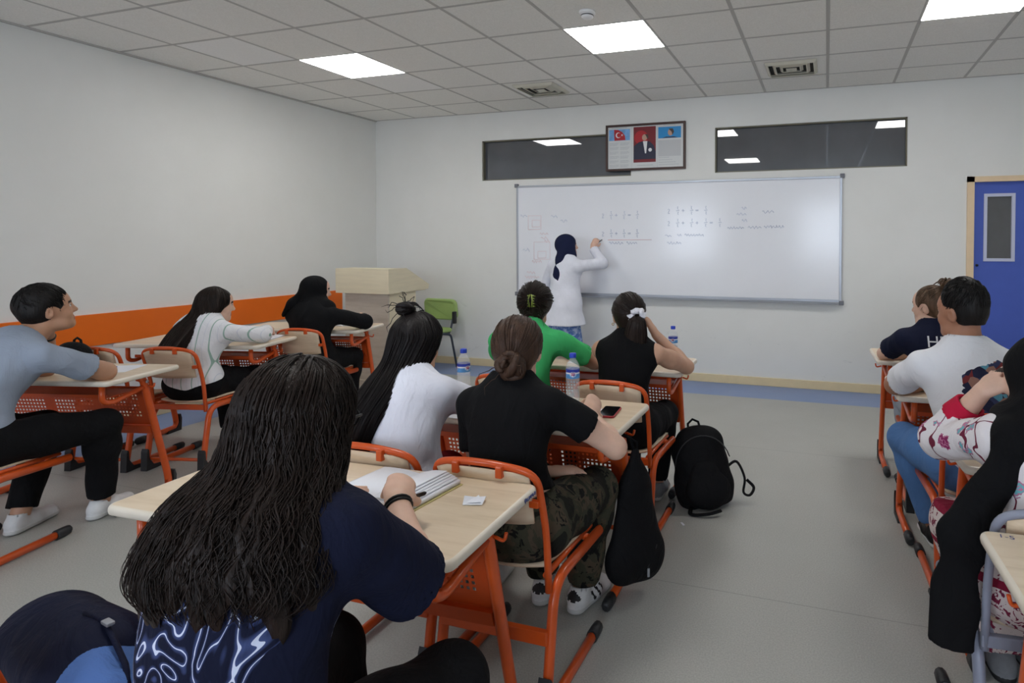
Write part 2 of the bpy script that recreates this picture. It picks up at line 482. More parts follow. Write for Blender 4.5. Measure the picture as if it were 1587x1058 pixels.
for i in range(len(cx) - 1):
    for j in range(len(cy) - 1):
        w, d = cx[i + 1] - cx[i], cy[j] - cy[j + 1]
        c = ((cx[i] + cx[i + 1]) / 2, (cy[j] + cy[j + 1]) / 2, RH + .004)
        if (i, j) in LIT:
            if light_proto is None:
                light_proto = empty('ceiling_light', c)
                p = MB(); p.bbox((-.292, -.292, -.008), (.292, .292, -.002), .002); p.build('diffuser', [M['panel']], light_proto)
                p = MB()
                for a in range(4):
                    sx, sy = ((1, 0), (-1, 0), (0, 1), (0, -1))[a]
                    lo = (-.299, -.299) if a in (1, 3) else ((.2925, -.299) if a == 0 else (-.299, .2925))
                    hi = (.299, .299) if a in (0, 2) else ((-.2925, .299) if a == 1 else (.299, -.2925))
                    p.box((lo[0], lo[1], -.006), (hi[0], hi[1], .02))
                p.build('frame', [M['white']], light_proto)
                L = light_proto
            else:
                L = copy_tree(light_proto); L.location = c
            nm = {(2, 3): 'lit square ceiling panel nearest the orange-banded wall, row by the whiteboard', (6, 3): 'lit square ceiling panel beside the smoke detector', (10, 3): 'lit square ceiling panel nearest the blue door'}.get((i, j), 'lit square ceiling panel over the middle desks')
            if (i, j) == (6, 8): L.name = 'ceiling_light_offscreen'
            tag(L, nm, 'ceiling light', 'square LED ceiling panels')
            continue
        if (i, j) in VENTS:
            v = empty('ceiling_vent', c)
            p = MB(); p.box((-w / 2 + .01, -d / 2 + .01, 0), (w / 2 - .01, d / 2 - .01, .006)); p.build('plate', [M['tile']], v)
            p = MB(); p.box((-.19, -.19, -.002), (.19, .19, 0)); bk = p.build('throat', [M['gap']], v)
            for q, (r0, r1) in enumerate(((.215, .185), (.155, .125), (.098, .070))):
                p = MB(); zz0, zz1 = -.003, -.028 + q * .004
                vs = []; 
                for r, z in ((r0, zz0), (r1 + .006, zz1), (r1, zz1 + .003), (r0 - .012, zz0 + .002)):
                    vs += [(-r, -r, z), (r, -r, z), (r, r, z), (-r, r, z)]
                fs = []
                for ring in range(3):
                    for k in range(4): fs.append((ring * 4 + k, ring * 4 + (k + 1) % 4, ring * 4 + 4 + (k + 1) % 4, ring * 4 + 4 + k))
                p.add(vs, fs); p.build('louvre', [M['ventcream']], v)
            p = MB(); p.box((-.045, -.045, -.022), (.045, .045, -.018)); p.build('louvre_centre', [M['ventcream']], v)
            tag(v, 'square cream ceiling air vent above the framed picture side of the board' if i == 4 else 'square cream ceiling air vent above the high window by the door', 'air vent', 'ceiling air vents')
            continue
        obj('tile', tile_mesh(w, d, (i, j) in WHITE_LIT), ceiling, c)
# smoke detector
sd = empty('smoke_detector', (3.885, -2.567, RH))
p = MB(); p.lathe([(.0, 0), (.055, 0), (.055, -.012), (.045, -.02), (.0, -.02)], 24); p.build('base', [M['white']], sd)
p = MB(); p.lathe([(.038, -.02), (.040, -.035), (.03, -.046), (.0, -.048)], 24); p.build('sensor_head', [M['white']], sd)
p = MB(); p.lathe([(.0402, -.024), (.0415, -.027), (.0402, -.030)], 24); p.build('slot_ring', [M['gap']], sd)
tag(sd, 'round white smoke detector on the ceiling', 'smoke detector')

# ------------------------------------------------------------ whiteboard
BX0, BX1, BZ0, BZ1 = 1.983, 5.540, 0.872, 2.117
wb = empty('whiteboard', ((BX0 + BX1) / 2, 0, BZ0))
hw_, hh_ = (BX1 - BX0) / 2, BZ1 - BZ0
p = MB(); p.box((-hw_ + .015, -.018, .015), (hw_ - .015, -.004, hh_ - .015)); surf = p.build('writing_surface', [M['board']], wb)
p = MB()
p.bbox((-hw_, -.026, 0), (-hw_ + .022, -.002, hh_), .003); p.bbox((hw_ - .022, -.026, 0), (hw_, -.002, hh_), .003)
p.bbox((-hw_ + .02, -.026, hh_ - .022), (hw_ - .02, -.002, hh_), .003); p.bbox((-hw_ + .02, -.026, 0), (hw_ - .02, -.002, .03), .003)
p.build('frame', [M['alu']], wb)
for sx in (-1, 1):
    for zz in (0, hh_):
        p = MB(); p.bbox((sx * hw_ - .022, -.030, zz - .022), (sx * hw_ + .022, -.0005, zz + .022), .006); p.build('corner_cap', [mat('grey_cap', s(120, 122, 130), .5)], wb)
p = MB(); p.prism([(-.002, .0), (-.075, -.012), (-.078, .004), (-.074, .008), (-.072, -.002), (-.002, .012)], 'x', -hw_ + .35, hw_ - .03); p.build('pen_tray', [M['alu']], wb)
# faint handwriting on the board: strokes laid on the surface
def scribble(mb, x, z, w, h, kind, mi, rr=.0022):
    yy = -.0192
    def line(pts): mb.tube([(px, yy, pz) for px, pz in pts], rr, 4, mi)
    if kind == 'word':
        n = max(2, int(w / .028)); pts = []
        for k in range(n * 4):
            t = k / (n * 4 - 1)
            pts.append((x + w * t + random.uniform(-.004, .004), z + h * (.45 + .45 * math.sin(k * 1.55 + random.uniform(-.5, .5)) * random.uniform(.4, 1))))
        cut = len(pts) // 2 if n > 5 else len(pts)
        line(pts[:cut]); 
        if cut < len(pts): line(pts[cut:])
    elif kind == 'frac':
        line([(x, z + h / 2), (x + w, z + h / 2 + .003)])
        for dz in (h * .62, h * .05):
            a = random.uniform(.2, .4); 
            line([(x + w * a, z + dz + h * .3), (x + w * (a + .35), z + dz + h * .3), (x + w * (a + .1), z + dz + h * .12), (x + w * (a + .4), z + dz + .002)])
    elif kind == 'plus':
        line([(x, z + h / 2), (x + w, z + h / 2)]); line([(x + w / 2, z), (x + w / 2, z + h)])
    elif kind == 'eq':
        line([(x, z + h * .35), (x + w, z + h * .35)]); line([(x, z + h * .65), (x + w, z + h * .65)])
    elif kind == 'box':
        line([(x, z), (x + w, z + .004), (x + w, z + h), (x, z + h), (x, z)])
    elif kind == 'digit':
        line([(x, z + h * .8), (x + w * .5, z + h), (x + w, z + h * .75), (x + w * .3, z + h * .35), (x, z), (x + w, z + .004)])
blu = mat('marker_blue_faint', s(186, 196, 218), .6); red = mat('marker_red_faint', s(232, 202, 204), .6); dkb = mat('marker_blue', s(160, 172, 198), .6)
cx0 = (BX0 + BX1) / 2
def wpos(u, v):     # photo pixel -> board plane
    rz, rx = .3110, 1.5482
    d = Vector(((u - CAM_CX) / CAM_F, (CAM_CY - v) / CAM_F, -1))
    d = Matrix.Rotation(rz, 3, 'Z') @ Matrix.Rotation(rx, 3, 'X') @ d
    t = -CAM_LOC[1] / d.y
    return CAM_LOC[0] + d.x * t - cx0, CAM_LOC[2] + d.z * t - BZ0
p = MB()
def eqrow(u, v, n, mi):
    x, z = wpos(u, v)
    scribble(p, x - .03, z, .02, .05, 'digit', mi); 
    for k in range(n):
        xx = x + .06 + k * .15
        scribble(p, xx, z - .02, .035, .10, 'frac', mi)
        if k < n - 1: scribble(p, xx + .06, z + .015, .03, .03, 'plus' if k < n - 2 else 'eq', mi)
eqrow(938, 338, 3, 0); eqrow(938, 366, 3, 1); eqrow(1040, 331, 3, 0); eqrow(1040, 350, 4, 0)
for u, v, w, mi in ((945, 379, .16, 1), (972, 379, .12, 1), (1032, 368, .07, 0), (1050, 367, .05, 0), (1062, 367, .20, 1), (1035, 379, .15, 0), (1182, 331, .11, 1), (1128, 356, .17, 1), (1160, 355, .13, 1), (1184, 354, .20, 1), (1150, 325, .05, 0), (1142, 335, .10, 0), (1150, 344, .05, 0)):
    x, z = wpos(u, v); scribble(p, x, z, w, .04, 'word', mi)
for u, v in ((808, 338), (855, 338), (812, 390), (870, 345)):
    x, z = wpos(u, v); scribble(p, x, z, .08, .05, 'word', 0)
p.build('marker_writing_blue', [blu, dkb], surf)['kind'] = 'stuff'
p = MB()
for u, v, w, h in ((820, 356, .16, .16), (826, 352, .10, .08), (829, 402, .20, .2), (835, 400, .1, .08)):
    x, z = wpos(u, v); scribble(p, x, z, w, h, 'box', 0)
for u, v, w in ((838, 365, .10), (840, 372, .08), (845, 376, .06), (826, 408, .12), (818, 425, .10), (815, 432, .18), (820, 440, .14), (838, 445, .1)):
    x, z = wpos(u, v); scribble(p, x, z, w, .05, 'word', 0)
x, z = wpos(990, 372); scribble(p, x - .35, z, .5, .004, 'box', 0)
p.build('marker_writing_red', [red], surf)['kind'] = 'stuff'
tag(wb, 'long whiteboard with aluminium frame and faint red and blue writing', 'whiteboard')

# black eraser on the board ledge
er = empty('board_eraser', (2.50, -.045, .872 + .0))
p = MB(); p.bbox((-.10, -.026, .012), (.10, .018, .03), .004); p.build('felt', [M['black']], er)
p = MB(); p.bbox((-.10, -.026, .0305), (.10, .018, .05), .005); p.build('grip', [M['blackplastic']], er)
tag(er, 'long black eraser on the ledge of the whiteboard', 'eraser')

# ------------------------------------------------------------ framed picture
FX0, FX1, FZ0, FZ1 = 3.083, 3.975, 2.243, 2.745
pf = empty('framed_picture', ((FX0 + FX1) / 2, 0, FZ0))
W_, H_ = FX1 - FX0, FZ1 - FZ0
p = MB(); t_ = .024
for lo, hi in (((-W_ / 2, 0), (-W_ / 2 + t_, H_)), ((W_ / 2 - t_, 0), (W_ / 2, H_)), ((-W_ / 2 + t_, 0), (W_ / 2 - t_, t_)), ((-W_ / 2 + t_, H_ - t_), (W_ / 2 - t_, H_))):
    p.bbox((lo[0], -.03, lo[1]), (hi[0], -.001, hi[1]), .003)
p.build('frame', [M['brown']], pf)
p = MB(); p.box((-W_ / 2 + t_, -.016, t_), (W_ / 2 - t_, -.004, H_ - t_)); mount = p.build('mount', [mat('print_paper', s(214, 216, 216), .35)], pf)
def flat(name, poly, m, lvl, parent=mount):
    """a printed patch lying on the mount; poly in fractions of the picture"""
    q = MB(); yb = -.0162 - .0004 * lvl
    q.prism([(-W_ / 2 + u * W_, v * H_) for u, v in poly], 'y', yb, yb - .0003)
    return q.build(name, [m], parent)
def rect(u0, v0, u1, v1): return [(u0, v0), (u1, v0), (u1, v1), (u0, v1)]
def disc(u, v, r, n=20, sx=1): return [(u + r * math.cos(2 * math.pi * k / n) * sx, v + r * W_ / H_ * math.sin(2 * math.pi * k / n)) for k in range(n)]
mR = mat('print_red', s(178, 30, 40), .4); mDR = mat('print_dark_red', s(120, 26, 34), .4); mB = mat('print_sky', s(120, 170, 220), .4, var=.2, vscale=20); mCy = mat('print_cyan', s(30, 140, 205), .4)
mN = mat('print_navy', s(36, 36, 60), .4); mSk = mat('print_skin', s(190, 150, 130), .4); mHr = mat('print_hair', s(70, 56, 50), .4); mWh = mat('print_white', s(230, 230, 232), .4); mTx = mat('print_text', s(186, 190, 194), .5, var=.1, vscale=60); mTx2 = mat('print_grey', s(196, 198, 200), .5)
flat('flag_sky', rect(.04, .66, .31, .90), mB, 1)
flat('flag_cloth', [(.11, .66), (.25, .665), (.245, .76), (.21, .84), (.16, .89), (.105, .90)], mR, 2)
flat('flag_crescent', disc(.160, .775, .034), mWh, 3); flat('flag_crescent_cut', disc(.169, .777, .027), mR, 4)
st = []
for k in range(10):
    a = math.pi + 2 * math.pi * k / 10; r = .015 if k % 2 == 0 else .006
    st.append((.208 + r * math.cos(a), .775 + r * W_ / H_ * math.sin(a)))
flat('flag_star', st, mWh, 4)
for cu in (.05, .185):
    for k in range(6): 
        for q in range(3):
            v = .61 - k * .095 - q * .022
            flat('text_line', rect(cu, v - .008, cu + (.115 if q < 2 else .09) + random.uniform(-.01, .01), v), mTx, 1)
flat('portrait_ground', rect(.355, .17, .635, .93), mDR, 1)
flat('portrait_disc', disc(.45, .70, .085), mR, 2)
flat('portrait_suit', [(.355, .22), (.36, .52), (.42, .60), (.47, .62), (.56, .61), (.61, .52), (.635, .38), (.635, .22)], mN, 3)
flat('portrait_desk', rect(.355, .17, .635, .235), mDR, 4)
flat('portrait_shirt', [(.475, .62), (.53, .62), (.515, .36), (.50, .36)], mWh, 4)
flat('portrait_head', disc(.495, .70, .038, 16, .85), mSk, 4)
flat('portrait_hair', [(.50, .77), (.535, .76), (.545, .70), (.53, .66), (.52, .71)], mHr, 5)
flat('portrait_cuff', disc(.565, .43, .022), mWh, 4)
flat('right_ground', rect(.665, .66, .945, .90), mCy, 1)
flat('right_shoulders', [(.71, .665), (.76, .69), (.86, .69), (.91, .665)], mN, 2)
flat('right_head', disc(.815, .78, .04, 16, .8), mSk, 3); flat('right_hair', [(.80, .86), (.845, .86), (.86, .79), (.84, .72), (.83, .79), (.80, .84)], mHr, 4)
flat('right_text', rect(.665, .28, .945, .62), mTx2, 1)
for k in range(4): flat('text_line', rect(.67, .25 - k * .05, .80 + .04 * k, .26 - k * .05), mTx, 1)
flat('text_line', rect(.40, .10, .60, .115), mTx, 1); flat('text_line', rect(.07, .925, .27, .94), mTx, 1); flat('text_line', rect(.73, .925, .88, .94), mTx, 1)
tag(pf, 'brown framed triptych with flag, portrait and text, hung above the whiteboard', 'picture')
# thin dividing lines of the triptych
p = MB(); p.box((-W_ / 2 + .33 * W_, -.0166, t_), (-W_ / 2 + .333 * W_, -.0162, H_ - t_)); p.box((-W_ / 2 + .652 * W_, -.0166, t_), (-W_ / 2 + .655 * W_, -.0162, H_ - t_)); p.build('divider', [mTx], mount)
# ------------------------------------------------------------ desks and chairs
def foot_caps(mb_list): pass

def make_desk():
    root = empty('school_desk')
    t = MB(); slab(t, 1.08, .47, .722, .75, .03, .011, 0, 1)
    t.build('desktop', [M['wood'], M['edge']], root)
    for sx in (-1, 1):
        x = sx * .46
        path = fillet([(x, .03, .715), (x, .06, .70), (x, .215, .11), (x, .225, .028), (x, .10, .026), (x, -.10, .026)], [.02, .07, .06, .03], 5)
        t = MB(); t.tube(path, .021, 10, sy=.78, up=(1, 0, 0)); sf = t.build('side_frame', [M['orange']], root)
        t = MB()      # heel cap hugging the lower bend
        t.prism([(.250, .0), (.256, .09), (.246, .125), (.238, .12), (.238, .07), (.205, .024), (.13, .020), (.12, 0)], 'x', x - .021, x + .021); t.build('heel_cap', [M['blackplastic']], sf)
        t = MB(); t.tube([(x, -.06, .026), (x, -.10, .026), (x, -.125, .026), (x, -.135, .024)], [.026, .026, .024, .014], 10, sy=.82, up=(1, 0, 0)); t.build('end_cap', [M['blackplastic']], sf)
        t = MB()      # looped bracket under the top
        t.tube(fillet([(x, -.185, .715), (x, -.185, .63), (x, -.13, .615), (x, .06, .655)], [.045, .04], 5), .014, 8); t.build('bracket_loop', [M['orange']], root)
        t = MB(); t.tube(fillet([(x + sx * .018, .075, .66), (x + sx * .05, .075, .65), (x + sx * .055, .075, .675)], .012, 4), .005, 6); t.build('bag_hook', [M['orange']], root)
        t = MB(); t.lathe([(0, 0), (.009, 0), (.009, .006), (0, .008)], 8); t.build('bolt', [M['alu']], root, (x + sx * .017, .066, .685), (0, sx * math.pi / 2, 0))
    # perforated modesty panel, leaning with the legs
    def pt(u, v, off=0.0):      # u along x, v down from .70 ; follows the leg slope
        z = .655 - v
        y = .06 + (.70 - z) * .2627
        return (u, y + off, z)
    t = MB(); W2_, Hh = .445, .235
    nx, nz = 89, 23
    us = np.linspace(-W2_, W2_, nx + 1); vs_ = np.linspace(0, Hh, nz + 1)
    verts = [pt(u, v) for v in vs_ for u in us]
    faces = []
    def hole(i, j):
        if j < 5 or j > 18: return False
        if not (3 <= i <= nx - 4): return False
        k = (i - 3) % 29
        if k > 23: return False
        return (i % 2 == 1) and (j % 2 == 1)
    for j in range(nz):
        for i in range(nx):
            if hole(i, j): continue
            a_ = j * (nx + 1) + i
            faces.append((a_, a_ + 1, a_ + nx + 2, a_ + nx + 1))
    t.add(verts, faces); t.build('modesty_panel', [M['darkorange']], root)
    t = MB()
    q0, q1 = pt(0, Hh + .0, .0), pt(0, Hh + .05, .0)
    t.prism([(q0[1] + .012, q0[2]), (q0[1] - .018, q0[2] - .004), (q1[1] - .018, q1[2]), (q1[1] + .012, q1[2] + .004)], 'x', -W2_, W2_); t.build('panel_beam', [M['darkorange']], root)
    t = MB(); t.box((-W2_, -.14, .640), (W2_, .075, .646)); t.box((-W2_, -.146, .640), (W2_, -.14, .66)); t.build('book_shelf', [M['darkorange']], root)
    return root

def make_chair(frame='orange', mid_bar=False):
    root = empty('school_chair'); P = M[frame]
    for sx in (-1, 1):
        x = sx * .192
        path = fillet([(x, .425, .386), (x, .03, .402), (x, -.035, .03), (x, .06, .026), (x, .385, .026)], [.09, .06, .03], 6)
        t = MB(); t.tube(path, .019, 10, sy=.85, up=(1, 0, 0)); sf = t.build('side_frame', [P], root)
        t = MB(); t.prism([(-.056, 0), (-.050, .12), (-.042, .14), (-.034, .13), (-.030, .075), (.0, .030), (.06, .022), (.075, 0)], 'x', x - .021, x + .021); t.build('heel_cap', [M['blackplastic']], sf)
        t = MB(); t.tube([(x, .345, .026), (x, .385, .026), (x, .412, .026), (x, .422, .024)], [.025, .025, .023, .013], 10, sy=.85, up=(1, 0, 0)); t.build('end_cap', [M['blackplastic']], sf)
        t = MB(); t.tube([(x * .86, .40, .412), (x * .86, .02, .420)], .010, 8); t.build('seat_rail', [P], root)
    # backrest hoop
    hoop = fillet([(-.18, .012, .375), (-.18, -.002, .57), (-.18, -.068, .775), (-.06, -.094, .800), (.06, -.094, .800), (.18, -.068, .775), (.18, -.002, .57), (.18, .012, .375)], [.08, .055, .05, .05, .055, .08], 6)
    t = MB(); t.tube(hoop, .0115, 10); bf = t.build('back_hoop', [P], root)
    # curved plywood back panel
    t = MB(); nu, nv = 14, 6; vs = []; fs = []
    for side in (0, 1):
        for j in range(nv + 1):
            for i in range(nu + 1):
                u = -1 + 2 * i / nu; v = j / nv
                wv = .160 * (1 - .06 * (1 - v)) ; 
                top = .787 - .012 * u * u - .04 * max(0, abs(u) - .75) ** 1.0
                bot = .600 + .02 * max(0, abs(u) - .8)
                z = bot + (top - bot) * v
                y = -.016 - (z - .57) * .31 - .022 * (1 - u * u) + (.004 if side else -.004)
                vs.append((u * wv, y, z))
    n1 = (nu + 1) * (nv + 1)
    for j in range(nv):
        for i in range(nu):
            a_ = j * (nu + 1) + i
            fs.append((a_, a_ + 1, a_ + nu + 2, a_ + nu + 1)); fs.append((n1 + a_, n1 + a_ + nu + 1, n1 + a_ + nu + 2, n1 + a_ + 1))
    for i in range(nu):
        for j in (0, nv):
            a_ = j * (nu + 1) + i; fs.append((a_, a_ + 1, n1 + a_ + 1, n1 + a_))
    for j in range(nv):
        for i in (0, nu):
            a_ = j * (nu + 1) + i; fs.append((a_, a_ + nu + 1, n1 + a_ + nu + 1, n1 + a_))
    t.add(vs, fs, 0, True); t.build('back_panel', [M['ply']], root)
    for x, y, z, dx, dz in ((-.075, -.103, .782, 0, 1), (.075, -.103, .782, 0, 1), (-.163, -.048, .675, 1, 0), (.163, -.048, .675, 1, 0)):
        t = MB(); t.bbox((x - (.016 if dx else .011), y - .010, z - (.011 if dx else .018)), (x + (.016 if dx else .011), y + .010, z + (.011 if dx else .018)), .004); t.build('bracket', [P], bf)
    # moulded plywood seat
    t = MB(); nu, nv = 12, 12; vs = []; fs = []
    def out(u, v):
        # rounded outline, slightly narrower at the back
        x = u * (.172 + .012 * v); y = .03 + .375 * (v * .5 + .5)
        r = .05
        return x, y
    for side in (0, 1):
        for j in range(nv + 1):
            for i in range(nu + 1):
                u = -1 + 2 * i / nu; v = -1 + 2 * j / nv
                # squircle mapping for rounded corners
                k = 0.22
                uu = u * math.sqrt(1 - k * v * v * .5); vv = v * math.sqrt(1 - k * u * u * .5)
                x, y = out(uu, vv)
                z = .441 - .010 * (1 - u * u) * (1 - .3 * v) - .022 * max(0, vv - .70) ** 1.3 * 3 + .01 * max(0, -vv - .6)
                vs.append((x, y, z - (.010 if side else 0)))
    n1 = (nu + 1) * (nv + 1)
    for j in range(nv):
        for i in range(nu):
            a_ = j * (nu + 1) + i
            fs.append((a_, a_ + 1, a_ + nu + 2, a_ + nu + 1)); fs.append((n1 + a_, n1 + a_ + nu + 1, n1 + a_ + nu + 2, n1 + a_ + 1))
    for i in range(nu):
        for j in (0, nv):
            a_ = j * (nu + 1) + i; fs.append((a_, a_ + 1, n1 + a_ + 1, n1 + a_))
    for j in range(nv):
        for i in (0, nu):
            a_ = j * (nu + 1) + i; fs.append((a_, a_ + nu + 1, n1 + a_ + nu + 1, n1 + a_))
    t.add(vs, fs, 0, True); t.build('seat', [M['ply']], root)
    if mid_bar:
        t = MB(); t.bbox((-.19, -.026, .225), (.19, -.004, .268), .004); t.build('cross_bar', [P], root)
    else:
        t = MB(); t.bbox((-.19, .0, .385), (.19, .022, .418), .004); t.build('cross_bar', [P], root)
        t = MB(); t.tube([(-.19, -.018, .07), (.19, -.018, .07)], .011, 8); t.build('low_bar', [P], root)
    t = MB(); t.tube([(-.185, .33, .402), (.185, .33, .402)], .012, 8); t.build('front_bar', [P], root)
    return root

def frame2(cx_, cy_, deg):
    a = math.radians(deg)
    return lambda x, y, z=0.0: Vector((cx_ + x * math.cos(a) - y * math.sin(a), cy_ + x * math.sin(a) + y * math.cos(a), z))

DESK = {'A': (4.06, -4.967, 1.5), 'B': (4.117, -3.977, 0.0), 'C': (4.105, -2.865, 0.0),
        'L1': (1.322, -4.103, 13.5), 'L2': (1.08, -3.034, 13.5), 'L3': (1.205, -2.223, 13.5),
        'R1': (6.225, -2.12, 2.0), 'R2': (6.247, -3.01, 2.5), 'R3': (6.345, -3.905, 4.0), 'R4': (6.31, -4.85, 2.0)}
DLAB = {'A': 'school desk with an open notebook and a torn paper scrap on it',
        'B': 'school desk with two water bottles and a red-cased phone on it',
        'C': 'school desk in front of the person in the green tee',
        'L1': 'school desk by the orange-banded wall where the person in grey leans',
        'L2': 'school desk where the person in the striped shirt writes',
        'L3': 'school desk beside the lectern, used by the person in black headscarf and sweater',
        'R1': 'school desk nearest the blue door, used by the person in the lettered navy tee',
        'R2': 'school desk used by the person in the white printed tee',
        'R3': 'school desk with glasses and notepad, used by the person in floral tunic',
        'R4': 'empty school desk behind the grey-framed chair'}
proto = make_desk(); first = True
for k, (x, y, a) in DESK.items():
    o = proto if first else copy_tree(proto); first = False
    o.location = (x, y, 0); o.rotation_euler = (0, 0, math.radians(a))
    tag(o, DLAB[k], 'desk', 'two-seat school desks with orange frames')
DF = {k: frame2(*v) for k, v in DESK.items()}

ch_low = make_chair('orange', False); ch_mid = make_chair('orange', True); ch_grey = make_chair('greypaint', False)
used = set()
CHAIRS = {  # back plane centre in world, degrees, prototype, label
    'BR': ((4.40, -4.64), 0, ch_mid, 'orange-framed chair under the person in camouflage trousers'),
    'BL': ((3.962, -4.63), 0, ch_mid, 'orange-framed chair under the person in white tee and red trousers'),
    'CR': ((4.41, -3.53), 0, ch_low, 'orange-framed chair under the person in the black sleeveless top'),
    'CL': ((3.87, -3.55), 0, ch_low, 'orange-framed chair under the person in the green tee'),
    'AR': ((4.455, -5.73), 4, ch_mid, 'orange-framed chair under the person in line-art tee'),
    'AL': ((3.78, -5.62), 0, ch_low, 'orange-framed chair with the navy and blue bag on it'),
    'L1': (tuple(DF['L1'](.21, -.73)[:2]), 13.5, ch_low, 'orange-framed chair under the person in grey'),
    'L2': (tuple(DF['L2'](.22, -.54)[:2]), 13.5, ch_low, 'orange-framed chair under the person in the striped shirt'),
    'L2b': (tuple(DF['L2'](-.27, -.575)[:2]), 13.5, ch_low, 'empty orange-framed chair with a black bag hung on its back'),
    'L3': (tuple(DF['L3'](.22, -.44)[:2]), 13.5, ch_low, 'orange-framed chair under the person in black headscarf and sweater'),
    'R1': ((6.03, -2.70), 2, ch_low, 'orange-framed chair under the person in the lettered navy tee'),
    'R2': ((6.03, -3.61), 2.5, ch_low, 'orange-framed chair under the person in the white printed tee'),
    'R3': ((5.990, -4.512), 4, ch_grey, 'grey-framed chair under the person in floral tunic'),
}
for k, (p, a, pr_, lab) in CHAIRS.items():
    o = pr_ if pr_.name not in used else copy_tree(pr_); used.add(pr_.name)
    o.location = (p[0], p[1], 0); o.rotation_euler = (0, 0, math.radians(a))
    tag(o, lab, 'chair', 'school chairs')

# ------------------------------------------------------------ lectern in the corner
M['lectern'] = mat('lectern_laminate', s(224, 213, 184), .45, var=.05, vscale=3, vstretch=(1, 1, 12))
M['lectern_body'] = m_wood('lectern_body_laminate', s(186, 174, 158), s(200, 189, 174), s(208, 198, 184), .45)
lec = empty('lectern', (.92, -1.30, 0))
SP = [(0, .947), (0, 1.198), (.273, 1.198), (.65, 1.008), (.635, .958)]
for x in (-.328, .308):
    p = MB(); p.prism(SP, 'x', x, x + .02); p.build('side_panel', [M['lectern']], lec)
p = MB(); p.box((-.308, .001, .947), (.308, .022, 1.198)); p.build('front_panel', [M['lectern']], lec)
p = MB(); p.prism([(.022, 1.180), (.022, 1.196), (.273, 1.196), (.64, 1.010), (.64, .993), (.268, 1.180)], 'x', -.307, .307); p.build('sloping_top', [M['lectern']], lec)
p = MB(); p.box((-.307, .023, .948), (.307, .61, .966)); p.build('shelf', [M['lectern']], lec)
p = MB(); p.box((-.25, .045, 0.06), (.282, .065, .947)); p.build('body_front', [M['lectern_body']], lec)
for x in (-.25, .264):
    p = MB(); p.box((x, .066, .06), (x + .018, .48, .947)); p.build('body_side', [M['lectern']], lec)
p = MB(); p.box((-.28, .02, 0), (.31, .51, .06)); p.build('plinth', [M['lectern_body']], lec)
tag(lec, 'pale wood-effect lectern with sloping top near the room corner', 'lectern')

# ------------------------------------------------------------ green chair by the front wall
M['green'] = mat('green_vinyl', s(160, 186, 112), .5, var=.06, vscale=6, bump=.05, bscale=200)
M['darkmetal'] = mat('dark_metal', s(62, 68, 78), .4)
gc = empty('visitor_chair', (1.03, -.42, 0), math.radians(176))
def cushion(w, d, h, r, curve=0.0):
    t = MB(); slab(t, w, d, -h / 2, h / 2, r, h * .48, 0, 0, 6, 4)
    return t
t = cushion(.46, .44, .05, .07); t.build('seat', [M['green']], gc, (0, .0, .45))
t = cushion(.47, .25, .045, .07); 
t.v = [(x, y, z + .10 * (x / .235) ** 2 * .35) for x, y, z in t.v]
t.build('backrest', [M['green']], gc, (0, -.235, .675), (math.radians(84), 0, 0))
for sx in (-1, 1):
    t = MB(); t.tube(fillet([(sx * .22, .20, 0), (sx * .22, .17, .42), (sx * .20, -.18, .42), (sx * .235, -.215, .66)], [.05, .04], 5), .014, 8, sy=.8); t.build('front_leg', [M['darkmetal']], gc)
    t = MB(); t.tube(fillet([(sx * .225, -.27, 0), (sx * .225, -.16, .40), (sx * .225, .0, .43)], [.05], 5), .014, 8, sy=.8); t.build('rear_leg', [M['darkmetal']], gc)
    t = MB(); t.bbox((sx * .235 - .018, -.235, .52), (sx * .235 + .018, -.19, .66), .006); t.build('back_bracket', [M['blackplastic']], gc)
t = MB(); t.tube([(-.22, .12, .415), (.22, .12, .415)], .011, 8); t.tube([(-.22, -.14, .415), (.22, -.14, .415)], .011, 8); t.build('seat_bar', [M['darkmetal']], gc)
tag(gc, 'green padded chair with dark legs against the front wall', 'chair')
